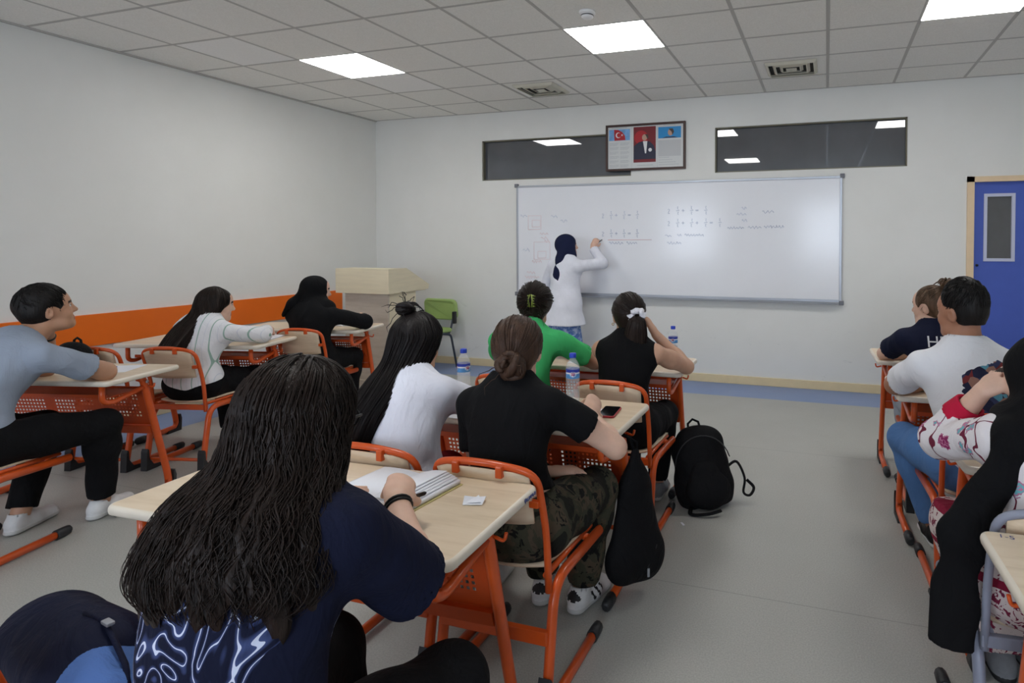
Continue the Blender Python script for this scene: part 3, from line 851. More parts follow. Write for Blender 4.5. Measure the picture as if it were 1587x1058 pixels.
# ------------------------------------------------------------ implicit-surface modelling (for people, bags)
class Grid:
    def __init__(self, lo, hi, h, fine=()):
        self.ax = []
        for i in range(3):
            xs = [lo[i]]
            while xs[-1] < hi[i]:
                st = h
                for f in fine:
                    if f[0][i] <= xs[-1] <= f[1][i]: st = min(st, f[2])
                xs.append(xs[-1] + st)
            self.ax.append(np.array(xs, dtype=np.float32))
        self.D = np.full([len(a) for a in self.ax], 0.25, dtype=np.float32)
        self.h = h
    def sub(self, lo, hi):
        sl = []
        for i in range(3):
            a = max(0, int(np.searchsorted(self.ax[i], lo[i])) - 1); b = min(len(self.ax[i]), int(np.searchsorted(self.ax[i], hi[i])) + 1)
            if b - a < 2: return None
            sl.append(slice(a, b))
        return tuple(sl)
    def apply(self, prim):
        lo, hi = prim.bounds(); k = prim.k
        m = k + 2.5 * self.h
        sl = self.sub([v - m for v in lo], [v + m for v in hi])
        if sl is None: return
        X = self.ax[0][sl[0]][:, None, None]; Y = self.ax[1][sl[1]][None, :, None]; Z = self.ax[2][sl[2]][None, None, :]
        d = prim.ev(X, Y, Z); D = self.D[sl]
        if prim.op == 's':
            d = -d
            if k > 0:
                hh = np.maximum(k - np.abs(D - d), 0) / k
                self.D[sl] = np.maximum(D, d) + hh * hh * k * .25
            else: self.D[sl] = np.maximum(D, d)
        else:
            if k > 0:
                hh = np.maximum(k - np.abs(D - d), 0) / k
                self.D[sl] = np.minimum(D, d) - hh * hh * k * .25
            else: self.D[sl] = np.minimum(D, d)
    def cut(self, p, n):
        """keep the side where (x-p).n < 0"""
        n = np.array(n, float); n /= np.linalg.norm(n)
        X = self.ax[0][:, None, None] - p[0]; Y = self.ax[1][None, :, None] - p[1]; Z = self.ax[2][None, None, :] - p[2]
        self.D = np.maximum(self.D, (X * n[0] + Y * n[1] + Z * n[2]).astype(np.float32))
    def notch(self, lo, hi):
        ds = [np.abs(self.ax[i] - (lo[i] + hi[i]) / 2) - (hi[i] - lo[i]) / 2 for i in range(3)]
        d = np.maximum(np.maximum(ds[0][:, None, None], ds[1][None, :, None]), ds[2][None, None, :])
        self.D = np.maximum(self.D, -d).astype(np.float32)
    def folds(self, amp, sc=1.0, seed=0.0, zs=1.0):
        X = self.ax[0][:, None, None] * sc; Y = self.ax[1][None, :, None] * sc; Z = self.ax[2][None, None, :] * sc * zs
        w = np.sin(9 * X + 4 * Z + seed) * .9 + np.sin(8 * Y - 7 * Z + 2 * seed)
        w = np.sin(26 * X + 12 * Z + 1.3 * w + seed) * .5 + np.sin(22 * Y - 25 * Z + 1.7 * w + 1.7 * seed) * .5 + np.sin(34 * Z + 14 * X - 9 * Y + 1.2 * w) * .4
        self.D = (self.D + amp * w).astype(np.float32)
    def mesh(self):
        D = self.D
        S = D < 0
        nx, ny, nz = D.shape
        cnt = np.zeros((nx - 1, ny - 1, nz - 1), dtype=np.uint8)
        for i in (0, 1):
            for j in (0, 1):
                for k in (0, 1): cnt += S[i:nx - 1 + i, j:ny - 1 + j, k:nz - 1 + k]
        act = (cnt > 0) & (cnt < 8)
        idx = np.argwhere(act)
        vid = np.full(act.shape, -1, dtype=np.int32); vid[act] = np.arange(len(idx))
        I, J, K = idx.T
        acc = np.zeros((len(idx), 3)); num = np.zeros(len(idx))
        corner = [(a, b, c) for a in (0, 1) for b in (0, 1) for c in (0, 1)]
        for ax in range(3):
            for c in corner:
                if c[ax] == 1: continue
                e = list(c); e[ax] = 1
                d0 = D[I + c[0], J + c[1], K + c[2]]; d1 = D[I + e[0], J + e[1], K + e[2]]
                mk = (d0 < 0) != (d1 < 0)
                t = np.where(mk, d0 / np.where(mk, d0 - d1, 1), 0)
                p = [self.ax[0][I + c[0]].astype(float), self.ax[1][J + c[1]].astype(float), self.ax[2][K + c[2]].astype(float)]
                q = [I, J, K][ax]
                p[ax] = p[ax] + t * (self.ax[ax][q + 1] - self.ax[ax][q])
                for q2 in range(3): acc[:, q2] += np.where(mk, p[q2], 0)
                num += mk
        V = acc / num[:, None]
        F = []
        for ax in range(3):
            if ax == 0: a, bq = S[:-1, 1:-1, 1:-1], S[1:, 1:-1, 1:-1]
            elif ax == 1: a, bq = S[1:-1, :-1, 1:-1], S[1:-1, 1:, 1:-1]
            else: a, bq = S[1:-1, 1:-1, :-1], S[1:-1, 1:-1, 1:]
            e = np.argwhere(a != bq)
            fl = a[a != bq]
            off = np.ones(3, int); off[ax] = 0
            e = e + off
            u, v = [(1, 2), (2, 0), (0, 1)][ax]
            def cell(du, dv):
                q = e.copy(); q[:, u] -= du; q[:, v] -= dv
                return vid[q[:, 0], q[:, 1], q[:, 2]]
            quad = np.stack([cell(1, 1), cell(0, 1), cell(0, 0), cell(1, 0)], 1)
            quad[~fl] = quad[~fl][:, ::-1]
            F.append(quad)
        F = np.vstack(F)
        return V, F[(F >= 0).all(1)]

class Cone:
    """tapered capsule; sq=(axis, factor) flattens it; cap cuts it flat at b (and a)"""
    def __init__(self, a, b, ra, rb, k=.03, op='u', sq=None, cap=0):
        self.a = np.array(a, float); self.b = np.array(b, float); self.ra, self.rb, self.k, self.op, self.sq, self.cap = ra, rb, k, op, sq, cap
    def bounds(self):
        r = max(self.ra, self.rb) * 1.05
        return np.minimum(self.a, self.b) - r, np.maximum(self.a, self.b) + r
    def ev(self, X, Y, Z):
        a, ab = self.a, self.b - self.a; L2 = max(float(ab @ ab), 1e-9)
        px, py, pz = X - a[0], Y - a[1], Z - a[2]
        t0 = (px * ab[0] + py * ab[1] + pz * ab[2]) / L2
        t = np.clip(t0, 0, 1)
        qx, qy, qz = px - t * ab[0], py - t * ab[1], pz - t * ab[2]
        d2 = qx * qx + qy * qy + qz * qz
        f = 1.0
        if self.sq is not None:
            n, sc = self.sq; n = np.array(n, float); n /= np.linalg.norm(n)
            qn = qx * n[0] + qy * n[1] + qz * n[2]
            d2 = d2 + qn * qn * (1 / sc ** 2 - 1); f = .5 + .5 * sc
        d = (np.sqrt(np.maximum(d2, 1e-12)) - (self.ra + t * (self.rb - self.ra))) * f
        L = math.sqrt(L2)
        if self.cap & 1: d = np.maximum(d, (t0 - 1) * L)
        if self.cap & 2: d = np.maximum(d, -t0 * L)
        return d.astype(np.float32)
    def grow(self, g, k=None):
        return Cone(self.a, self.b, self.ra + g, self.rb + g, self.k if k is None else k, 'u', self.sq, self.cap)

class Ell:
    def __init__(self, c, r, R=None, k=.03, op='u'):
        self.c = np.array(c, float); self.r = np.array(r, float); self.R = np.eye(3) if R is None else np.array(R, float); self.k, self.op = k, op
    def bounds(self):
        e = np.sqrt(((self.R * self.r[None, :]) ** 2).sum(1))
        return self.c - e, self.c + e
    def ev(self, X, Y, Z):
        px, py, pz = X - self.c[0], Y - self.c[1], Z - self.c[2]; R, r = self.R, self.r
        u = (px * R[0, 0] + py * R[1, 0] + pz * R[2, 0]) / r[0]
        v = (px * R[0, 1] + py * R[1, 1] + pz * R[2, 1]) / r[1]
        w = (px * R[0, 2] + py * R[1, 2] + pz * R[2, 2]) / r[2]
        k0 = np.sqrt(u * u + v * v + w * w) + 1e-9
        k1 = np.sqrt((u / r[0]) ** 2 + (v / r[1]) ** 2 + (w / r[2]) ** 2) + 1e-9
        return (k0 * (k0 - 1) / k1).astype(np.float32)
    def grow(self, g, k=None):
        return Ell(self.c, self.r + g, self.R, self.k if k is None else k)

def sdf_mesh(name, prims, mats, h=.008, fine=(), cuts=(), folds=None, pad=.02, fmat=None, post=(), notch=()):
    los = np.array([p.bounds()[0] for p in prims if p.op == 'u']); his = np.array([p.bounds()[1] for p in prims if p.op == 'u'])
    kk = max(p.k for p in prims)
    g = Grid(los.min(0) - pad - kk * .3, his.max(0) + pad + kk * .3, h, fine)
    for p in prims: g.apply(p)
    for c in cuts: g.cut(*c)
    if folds: g.folds(*folds)
    for p in post: g.apply(p)
    for n_ in notch: g.notch(*n_)
    V, F = g.mesh()
    me = bpy.data.meshes.new(name)
    me.vertices.add(len(V)); me.vertices.foreach_set('co', V.astype(np.float32).ravel())
    me.loops.add(len(F) * 4); me.loops.foreach_set('vertex_index', F.astype(np.int32).ravel())
    me.polygons.add(len(F)); me.polygons.foreach_set('loop_start', np.arange(len(F), dtype=np.int32) * 4)
    try: me.polygons.foreach_set('loop_total', np.full(len(F), 4, dtype=np.int32))
    except Exception: pass
    for m in mats: me.materials.append(m)
    me.polygons.foreach_set('use_smooth', np.ones(len(F), dtype=bool))
    if fmat is not None:
        ctr = V[F].mean(1); me.polygons.foreach_set('material_index', fmat(ctr).astype(np.int32))
    me.update(calc_edges=True); me.validate()
    return me

# ------------------------------------------------------------ people
def v3(*a): return np.array(a, float)
def unit(v): v = np.array(v, float); return v / max(np.linalg.norm(v), 1e-9)
def lerp(a, b, t): return a + (b - a) * t
def two_bone(a, t, l1, l2, hint):
    d = t - a; L = np.linalg.norm(d); L = min(max(L, abs(l1 - l2) + .02), l1 + l2 - .004); u = unit(d)
    x = (l1 * l1 - l2 * l2 + L * L) / (2 * L); hh = math.sqrt(max(l1 * l1 - x * x, 0))
    h = np.array(hint, float); h = unit(h - u * (h @ u))
    return a + u * x + h * hh, a + u * L
def rotm(yaw, pitch, roll):
    cy, sy = math.cos(yaw), math.sin(yaw); cp, sp = math.cos(pitch), math.sin(pitch); cr, sr = math.cos(roll), math.sin(roll)
    Rz = np.array([[cy, -sy, 0], [sy, cy, 0], [0, 0, 1]]); Rx = np.array([[1, 0, 0], [0, cp, -sp], [0, sp, cp]]); Ry = np.array([[cr, 0, sr], [0, 1, 0], [-sr, 0, cr]])
    return Rz @ Rx @ Ry

def skin(name, c, var=.06):
    if name in MATS: return MATS[name]
    t = NT(name); t.b.inputs['Roughness'].default_value = .5
    n = t.noise(25, 4, .6)
    lo = tuple(x * (1 - var) for x in c[:3]) + (1,); hi = tuple(min(1, x * (1 + var)) for x in c[:3]) + (1,)
    t.base(t.ramp(n.outputs['Fac'], [(.3, lo), (.7, hi)]))
    t.b.inputs['Subsurface Weight'].default_value = .08; t.b.inputs['Subsurface Radius'].default_value = (.01, .004, .002)
    n2 = t.noise(400, 2); t.bump(n2.outputs['Fac'], .06, .001)
    MATS[name] = t.m; return t.m
def fabric(name, c, rough=.85, var=.08, fold=.25):
    if name in MATS: return MATS[name]
    t = NT(name); t.b.inputs['Roughness'].default_value = rough
    t.b.inputs['Specular IOR Level'].default_value = .15
    if isinstance(c, tuple):
        n = t.noise(6, 3, .5); lo = tuple(x * (1 - var) for x in c[:3]) + (1,); hi = tuple(min(1, x * (1 + var)) for x in c[:3]) + (1,)
        t.base(t.ramp(n.outputs['Fac'], [(.3, lo), (.7, hi)]))
    else: t.base(c(t))
    n2 = t.noise(9, 4, .55, 1.2, vscale=(1, 1, .55)); n3 = t.noise(500, 2)
    add = t.math('ADD', n2.outputs['Fac'], t.math('MULTIPLY', n3.outputs['Fac'], .008))
    t.bump(add, min(1.0, fold * 2.0), .03)
    MATS[name] = t.m; return t.m
def hairmat(name, c, rough=.42):
    if name in MATS: return MATS[name]
    t = NT(name); t.b.inputs['Roughness'].default_value = rough; t.b.inputs['Specular IOR Level'].default_value = .2
    n = t.noise(60, 4, .7, .3, vscale=(1, 1, .06))
    lo = tuple(x * .55 for x in c[:3]) + (1,); hi = tuple(min(1, x * 1.5) for x in c[:3]) + (1,)
    t.base(t.ramp(n.outputs['Fac'], [(.3, lo), (.7, hi)]))
    n2 = t.noise(140, 3, .6, .2, vscale=(1, 1, .05)); t.bump(n2.outputs['Fac'], .5, .006)
    MATS[name] = t.m; return t.m

M['lip'] = skin('lip', s(158, 92, 84)); M['eyewhite'] = mat('eye_white', s(220, 216, 210), .2); M['iris'] = mat('iris', s(40, 26, 18), .15)

class Person:
    """joints are given in world coordinates and kept relative to a floor point under the hips"""
    def __init__(self, loc, deg, label, hip_z=.53, neck=None, head=None, look=None, pitch=0, roll=0, yaw=None, sh=.170, twist=0, shroll=0, skin_m=None,
                 wr=None, wl=None, hr=(.6, -.5, -.6), hl=(-.6, -.5, -.6), ar=None, al=None, kr=(.15, 1, .6), kl=(-.15, 1, .6), footr=0, footl=0,
                 fem=True, curl_r=.6, curl_l=.6, dir_r=None, dir_l=None, pal_r=(0, 0, -1), pal_l=(0, 0, -1), h=.009, hh=.005, hs=1.0, standing=False, bulge=.05, cat='person', group=None, build=1.0, handfine=True, legs=None, slv=0.0, rest=(True, True)):
        self.loc = np.array([loc[0], loc[1], 0.0]); self.rz = math.radians(deg); self.h = h; self.hh = hh
        c, sn = math.cos(self.rz), math.sin(self.rz); self.Rw = np.array([[c, -sn, 0], [sn, c, 0], [0, 0, 1]])
        L = lambda p: self.Rw.T @ (np.array(p, float) - self.loc)
        self.L = L
        self.root = empty('person', self.loc, self.rz); tag(self.root, label, cat, group)
        self.fem = fem; self.skin = skin_m
        hip = v3(0, 0, hip_z); N = L(neck); HC = L(head); self.hip, self.N, self.HC = hip, N, HC
        up = unit(N - hip)
        tw = math.radians(twist); sr = math.radians(shroll)
        rt = unit(v3(math.cos(tw) * math.cos(sr), math.sin(tw) * math.cos(sr), math.sin(sr)))
        rt = unit(rt - up * (rt @ up) * .7); self.rt = rt
        fw = unit(np.cross(up, rt)); self.fw = fw; self.up = up
        mid = lerp(hip, N, .5) - fw * bulge; self.mid = mid
        chest = lerp(hip, N, .74) - fw * bulge * .6; self.chest = chest
        B = build; self.B = build
        sh_c = N - up * .072 - fw * .006
        self.sh = {1: sh_c + rt * sh, -1: sh_c - rt * sh}
        l1, l2 = (.275, .24) if fem else (.30, .262)
        t1, t2 = legs or ((.41, .40) if fem else (.44, .43))
        wr = L(wr) if wr is not None else None; wl = L(wl) if wl is not None else None
        self.el = {}; self.wr = {}
        for sd, w, hint, rs in ((1, wr, hr, rest[0]), (-1, wl, hl, rest[1])):
            e, w2 = two_bone(self.sh[sd], w, l1, l2, np.array(hint, float))
            if rs and hip_z < .6 and w2[2] > .72:      # swing the elbow about the shoulder-wrist line until it rests on the desk top
                zt = .75 + (.038 if fem else .045) * B + slv - .003
                a_, u = self.sh[sd], unit(w2 - self.sh[sd]); c_ = a_ + u * ((e - a_) @ u); e1 = e - c_; e2 = np.cross(u, e1); best = None
                for q in range(-110, 111):
                    f_ = math.radians(q); cand = c_ + e1 * math.cos(f_) + e2 * math.sin(f_)
                    cost = abs(cand[2] - zt) + (.0004 * abs(q) if abs(cand[2] - zt) < .004 else .05)
                    if best is None or cost < best[0]: best = (cost, cand)
                e = best[1]
            self.el[sd] = e; self.wr[sd] = w2
        self.notch = [((-.5, -.118, .362), (.5, .31, .4325))] if hip_z < .6 else []
        hw = .085 if fem else .09
        self.hj = {1: hip + v3(hw, .0, -.005), -1: hip + v3(-hw, .0, -.005)}
        self.kn = {}; self.an = {}
        for sd, a, hint in ((1, ar, kr), (-1, al, kl)):
            e, w2 = two_bone(self.hj[sd], L(a), t1, t2, np.array(hint, float)); self.kn[sd] = e; self.an[sd] = w2
        self.footdir = {1: math.radians(footr), -1: math.radians(footl)}
        # --- torso
        wst = (.100 if fem else .118) * B; ch = (.118 if fem else .138) * B; pel = .128 * B
        T = []
        T.append(Ell(hip + v3(0, -.015, .0), (.168 * B, .125 * B, .115), None, .05))
        T.append(Cone(hip + up * .04, mid, pel * .98, wst * 1.06, .06, sq=(fw, .80)))
        T.append(Cone(mid, chest, wst * 1.08, ch, .06, sq=(fw, .76)))
        T.append(Cone(chest, N - up * .13, ch * 1.03, ch * .95, .06, sq=(fw, .72)))
        T.append(Cone(self.sh[-1] + rt * .03, N - up * .035, .046 * B, .050 * B, .05)); T.append(Cone(self.sh[1] - rt * .03, N - up * .035, .046 * B, .050 * B, .05))
        T.append(Cone(N - up * .09, N + up * .01, .085 * B, .052, .06, sq=(fw, .85)))
        if fem:
            for sd in (-1, 1): T.append(Ell(chest + fw * .075 + rt * sd * .065 + up * .005, (.055, .05, .055), None, .05))
        self.torso = T
        A = {}
        ru, re_, rw = (.046, .038, .026) if fem else (.054, .045, .031)
        ru *= B; re_ *= B
        for sd in (1, -1):
            A[sd] = [Cone(self.sh[sd], lerp(self.sh[sd], self.el[sd], .45), .046 * B, ru * .96, .035), Cone(lerp(self.sh[sd], self.el[sd], .4), self.el[sd], ru, re_, .03)]
            A[sd] += [Cone(self.el[sd], lerp(self.el[sd], self.wr[sd], .35), re_, re_ * 1.0, .02), Cone(lerp(self.el[sd], self.wr[sd], .3), self.wr[sd], re_ * 1.0, rw, .02)]
        self.arm = A
        rth, rk, rca, ran = ((.085, .058, .054, .036) if fem else (.088, .06, .056, .04))
        rth *= B
        LG = {}
        for sd in (1, -1):
            LG[sd] = [Cone(self.hj[sd] + v3(0, 0, -.01), lerp(self.hj[sd], self.kn[sd], .5), rth, lerp(rth, rk, .45), .05), Cone(lerp(self.hj[sd], self.kn[sd], .45), self.kn[sd], lerp(rth, rk, .45), rk, .03),
                      Cone(self.kn[sd], lerp(self.kn[sd], self.an[sd], .3), rk * .96, rca, .03), Cone(lerp(self.kn[sd], self.an[sd], .25), self.an[sd], rca, ran, .03)]
        self.leg = LG
        # --- head
        if yaw is None and look is not None:
            d = L(look) - HC; yaw = math.degrees(math.atan2(-d[0], d[1]))
        self.HR = rotm(math.radians(yaw or 0), math.radians(pitch), math.radians(roll))
        self.hs = hs
        self.head = self.head_prims()
        neckp = [Cone(N - up * .03, self.hp(0, -.025, -.055), .056 * (1 if fem else 1.12), .05 * (1 if fem else 1.12), .03)]
        self.neckp = neckp
        hands = []; self.finger_tips = {}
        for sd, curl, dr, pl_ in ((1, curl_r, dir_r, pal_r), (-1, curl_l, dir_l, pal_l)):
            fd = unit(self.wr[sd] - self.el[sd]) if dr is None else unit(self.Rw.T @ np.array(dr, float))
            hands += self.hand(sd, fd, self.Rw.T @ np.array(pl_, float), curl)
        feet = []
        for sd in (1, -1):
            a = self.an[sd]; fd = v3(-math.sin(self.footdir[sd]), math.cos(self.footdir[sd]), 0); z0 = a[2] - .055
            feet.append(Cone(v3(a[0], a[1], z0) - fd * .03, v3(a[0], a[1], z0 - .012) + fd * .12, .034, .026, .03))
        prims = T + neckp + A[1] + A[-1] + LG[1] + LG[-1] + hands + feet + self.head
        fine = []
        if handfine:
            for sd in (1, -1):
                w = self.wr[sd]; fine.append((w - .10, w + .12, hh))
        hc = self.HC; fine.append((hc - .14, hc + .15, hh))
        HRt, hp0, hs_ = self.HR, self.HC, hs
        def fm(ctr):
            q = (ctr - hp0) @ HRt / hs_
            out = np.zeros(len(ctr), dtype=np.int32)
            lip = (np.abs(q[:, 0]) < .024) & (q[:, 1] > .074) & (q[:, 2] < -.043) & (q[:, 2] > -.068 + .25 * np.abs(q[:, 0]) * .4)
            brow = (np.abs(np.abs(q[:, 0]) - .033) < .021) & (q[:, 1] > .06) & (q[:, 2] > .024) & (q[:, 2] < .036)
            out[lip] = 1; out[brow] = 2
            return out
        me = sdf_mesh('body', prims, [self.skin, M['lip'], self.browmat()], h, fine, fmat=fm, notch=self.notch)
        self.body = obj('body', me, self.root)
    def browmat(self): return mat('brow', s(44, 32, 26), .7)
    def hp(self, x, y, z): return self.HC + self.HR @ (v3(x, y, z) * self.hs)
    def head_prims(self):
        H = self.hp; R = self.HR; S = self.hs
        P = [Ell(H(0, -.016, .035), v3(.075, .094, .084) * S, R, .02),
             Cone(H(0, .028, .0), H(0, .05, -.07), .066 * S, .036 * S, .035, sq=(R[:, 0], .93)),
             Cone(H(-.03, .03, -.07), H(.03, .03, -.07), .03 * S, .03 * S, .03),
             Ell(H(0, .066, -.088), v3(.022, .018, .017) * S, R, .02),
             Ell(H(.036, .053, -.026), v3(.026, .024, .024) * S, R, .02), Ell(H(-.036, .053, -.026), v3(.026, .024, .024) * S, R, .02),
             Cone(H(-.036, .066, .031), H(.036, .066, .031), .013 * S, .013 * S, .018), Ell(H(0, .055, .055), v3(.05, .03, .035) * S, R, .03),
             Ell(H(.031, .088, .012), v3(.015, .010, .010) * S, R, .012, 's'), Ell(H(-.031, .088, .012), v3(.015, .010, .010) * S, R, .012, 's'),
             Cone(H(0, .080, .022), H(0, .101, -.020), .0085 * S, .0115 * S, .012), Ell(H(.010, .089, -.024), v3(.008, .010, .007) * S, R, .008), Ell(H(-.010, .089, -.024), v3(.008, .010, .007) * S, R, .008),
             Cone(H(-.017, .079, -.050), H(.017, .079, -.050), .0075 * S, .0075 * S, .008), Cone(H(-.014, .078, -.061), H(.014, .078, -.061), .0085 * S, .0085 * S, .008)]
        for sd in (1, -1):
            er = rotm(-sd * .35, -.15, sd * .12)
            P.append(Ell(H(sd * .077, -.014, -.002), v3(.009, .019, .031) * S, R @ er, .006))
            P.append(Ell(H(sd * .086, -.008, .002), v3(.005, .010, .016) * S, R @ er, .005, 's'))
        return P
    def hand(self, sd, d, pn, curl):
        w = self.wr[sd]; pn = unit(pn - d * (pn @ d))
        side = unit(np.cross(d, pn)) * (-1 if sd == 1 else 1)      # towards the thumb
        k = 1.0 if self.fem else 1.1
        P = [Cone(w, w + d * .03 * k, .024 * k, .034 * k, .015, sq=(pn, .62)), Cone(w + d * .03 * k, w + d * .078 * k, .036 * k, .038 * k, .015, sq=(pn, .38))]
        self.grip = getattr(self, 'grip', {})
        for i, (off, ln) in enumerate(((.027, .9), (.009, 1.0), (-.009, .95), (-.026, .78))):
            p = w + d * (.083 - .006 * abs(i - 1.2)) * k + side * off * k; dd = d.copy()
            for j, (l, r) in enumerate(((.040, .0086), (.026, .0080), (.021, .0072))):
                a = curl * (1.0 if j else .75) + .1 * i * curl
                dd = unit(dd * math.cos(a) + pn * math.sin(a))
                pn2 = unit(pn - dd * (pn @ dd)) if abs(pn @ dd) < .98 else -d
                q = p + dd * l * ln * k
                P.append(Cone(p, q, r * k, r * .92 * k, .004)); p = q
            if i == 0: self.finger_tips[sd] = p
        p = w + d * .025 * k + side * .026 * k + pn * .006
        d1 = unit(d * .72 + side * .62 + pn * .35); q = p + d1 * .042 * k; P.append(Cone(p, q, .0135 * k, .0105 * k, .012))
        d2 = unit(d * .9 + side * .05 + pn * (.4 + .4 * curl)); q2 = q + d2 * .036 * k; P.append(Cone(q, q2, .0105 * k, .0082 * k, .005))
        self.grip[sd] = (q2 + self.finger_tips[sd]) / 2
        return P
    # ---- clothes
    def top(self, name, m, sleeve=.62, infl=.012, hem=-.02, neck_r=.078, sleeve_r=.066, folds=.0025, h=None, fmat=None, mats=None, loose=1.0, seed=0.0, neck_low=0.0, extra=(), cuts=None):
        g = infl; P = []; sleeve_r = max(sleeve_r, (self.arm[1][1].ra + .016) if 0 < sleeve <= 1 else 0)
        for t in self.torso[1:]: P.append(t.grow(g * loose, .062))
        P.append(Ell(self.hip + self.up * .02 - v3(0, .012, 0), (.160 + g * loose, .120 + g * loose, .105 + g), None, .05))
        for sd in (1, -1):
            S, E, W = self.sh[sd], self.el[sd], self.wr[sd]
            if sleeve <= 0: continue
            if sleeve <= 1.0:
                end = lerp(S, E, sleeve); P.append(Cone(S, end, .044 * self.B + g, sleeve_r, .03, cap=1))
            else:
                P.append(Cone(S, E, .042 * self.B + g, .040 + g, .03)); end = lerp(E, W, sleeve - 1); P.append(Cone(E, end, .040 + g, sleeve_r, .02, cap=1))
        # neckline and sleeve mouths
        post = [Ell(self.N + self.up * .045 + self.fw * (.012 + neck_low), (neck_r, neck_r * .95, .075), None, .006, 's')]
        for sd in (1, -1):
            S, E, W = self.sh[sd], self.el[sd], self.wr[sd]
            if 0 < sleeve <= 1.0:
                e = lerp(S, E, sleeve); a = lerp(S, E, sleeve - .035); post.append(Cone(a, e + (e - a), sleeve_r - .012, sleeve_r - .009, .003, 's'))
            elif sleeve <= 0:
                post.append(Ell(self.sh[sd] + self.rt * sd * .065 - self.up * .01, (.062, .062, .085), None, .01, 's'))
        P += list(extra)
        cut = [(self.hip + self.up * hem, -self.up)] if cuts is None else cuts
        me = sdf_mesh(name, P, mats or [m], h or self.h, (), cut, (folds, 1.0, seed) if folds else None, post=post, fmat=fmat, notch=self.notch)
        o = obj(name, me, self.root); return o
    def trousers(self, name, m, end=.94, g=.012, rise=.05, folds=.002, ankle_r=None, h=None, seed=1.0):
        P = [Ell(self.hip + v3(0, -.012, 0), (.168 + g, .122 + g, .112 + g), None, .05)]
        for sd in (1, -1):
            H_, K, A_ = self.hj[sd], self.kn[sd], self.an[sd]
            a, b2, c, d = self.leg[sd]
            P += [a.grow(g, .05), b2.grow(g, .04), c.grow(g * 1.1, .03)]
            e = lerp(K, A_, end); P.append(Cone(lerp(K, A_, .25), e, c.rb + g, ankle_r or (d.rb + g + .01), .03, cap=1))
        me = sdf_mesh(name, P, [m], h or self.h * 1.1, (), [(self.hip + v3(0, 0, rise + .045), (0, -.30, 1))], (folds, 1.0, seed) if folds else None, notch=self.notch)
        return obj(name, me, self.root)
    def shoes(self, upper, sole, accent=None, name='shoe', long=1.0):
        for sd in (1, -1):
            a = self.an[sd]; fd = self.footdir[sd]; R = rotm(fd, 0, 0)
            z0 = a[2] - .088
            f = lambda x, y, z: v3(a[0], a[1], z0) + R @ v3(x, y, z)
            P = [Cone(f(0, -.035, .045), f(0, .06, .042), .040, .041, .02, sq=(v3(0, 0, 1), 1.0)), Cone(f(0, .06, .036), f(-.004 * sd, .145 * long, .030), .043, .036, .03, sq=(v3(0, 0, 1), .85)), Cone(f(0, -.02, .05), f(0, -.012, .095), .038, .040, .02, cap=1),
                 Cone(f(0, -.04, .014), f(0, .15 * long, .014), .039, .040, .01, sq=(v3(0, 0, 1), .5))]
            def fm(ctr):
                q = (ctr - f(0, 0, 0)) @ R
                out = (q[:, 2] < .024).astype(np.int32)
                if accent is not None:
                    st = (np.abs(((q[:, 1] + q[:, 2] * .6) % .032) - .016) < .006) & (q[:, 1] > .01) & (q[:, 1] < .085) & (q[:, 2] > .026) & (q[:, 2] < .07)
                    out[st | ((q[:, 1] < -.055) & (q[:, 2] > .055))] = 2
                return out
            me = sdf_mesh(name, P, [upper, sole, accent or sole], .007, (), [(f(0, 0, .002), (0, 0, -1))], None, fmat=fm, post=[Cone(f(0, -.012, .085), f(0, -.012, .12), .032, .032, .005, 's')])
            obj(name, me, self.root)
    def eyes(self):
        for sd in (1, -1):
            bm = bmesh.new(); bmesh.ops.create_uvsphere(bm, u_segments=14, v_segments=10, radius=.0118 * self.hs)
            me = bpy.data.meshes.new('eye')
            # iris faces look along +y of the head
            for f in bm.faces:
                f.smooth = True; f.material_index = 1 if f.calc_center_median().normalized().y > .76 else 0
            bm.to_mesh(me); bm.free(); me.materials.append(M['eyewhite']); me.materials.append(M['iris'])
            o = obj('eye', me, self.root, Vector(self.hp(sd * .031, .0735, .012)))
            o.rotation_euler = Matrix(self.HR.tolist()).to_euler()
    # ---- hair
    def cap(self, m, g=.016, face=(0, .135, -.025, .068, .092, .092), nape=-.055, ears=True, extra=(), name='hair', groove=.0016, h=None, gx=0.0, top=0.0):
        H, R = self.hp, self.HR
        P = [Ell(H(0, -.018, .036 + top * .5), v3(.075 + g + gx, .094 + g, .084 + g + top * .5), R, .02)]
        P.append(Cone(H(0, -.055, .0), H(0, -.05, -.05), .058 + g * .6, .05 + g * .3, .03, sq=(R[:, 1], .8)))
        P += list(extra)
        post = [Ell(H(face[0], face[1], face[2]), v3(face[3], face[4], face[5]), R, .012, 's')]
        if ears:
            for sd in (1, -1): post.append(Ell(H(sd * .086, .004, -.012), v3(.03, .03, .042), R, .01, 's'))
        g_ = (groove, 3.0, 1.0, .5)
        me = sdf_mesh(name, P, [m], h or self.hh, (), [(H(0, 0, nape), -R[:, 2])], g_, post=post)
        return obj(name, me, self.root)

def hair_strands(mb, paths, r0, taper=.25, n=3, mi=0):
    for P, r in zip(paths, r0):
        N = len(P); rs = [r * (1 - (1 - taper) * (k / (N - 1)) ** 2) for k in range(N)]
        mb.tube(P, rs, n, mi, caps=False)

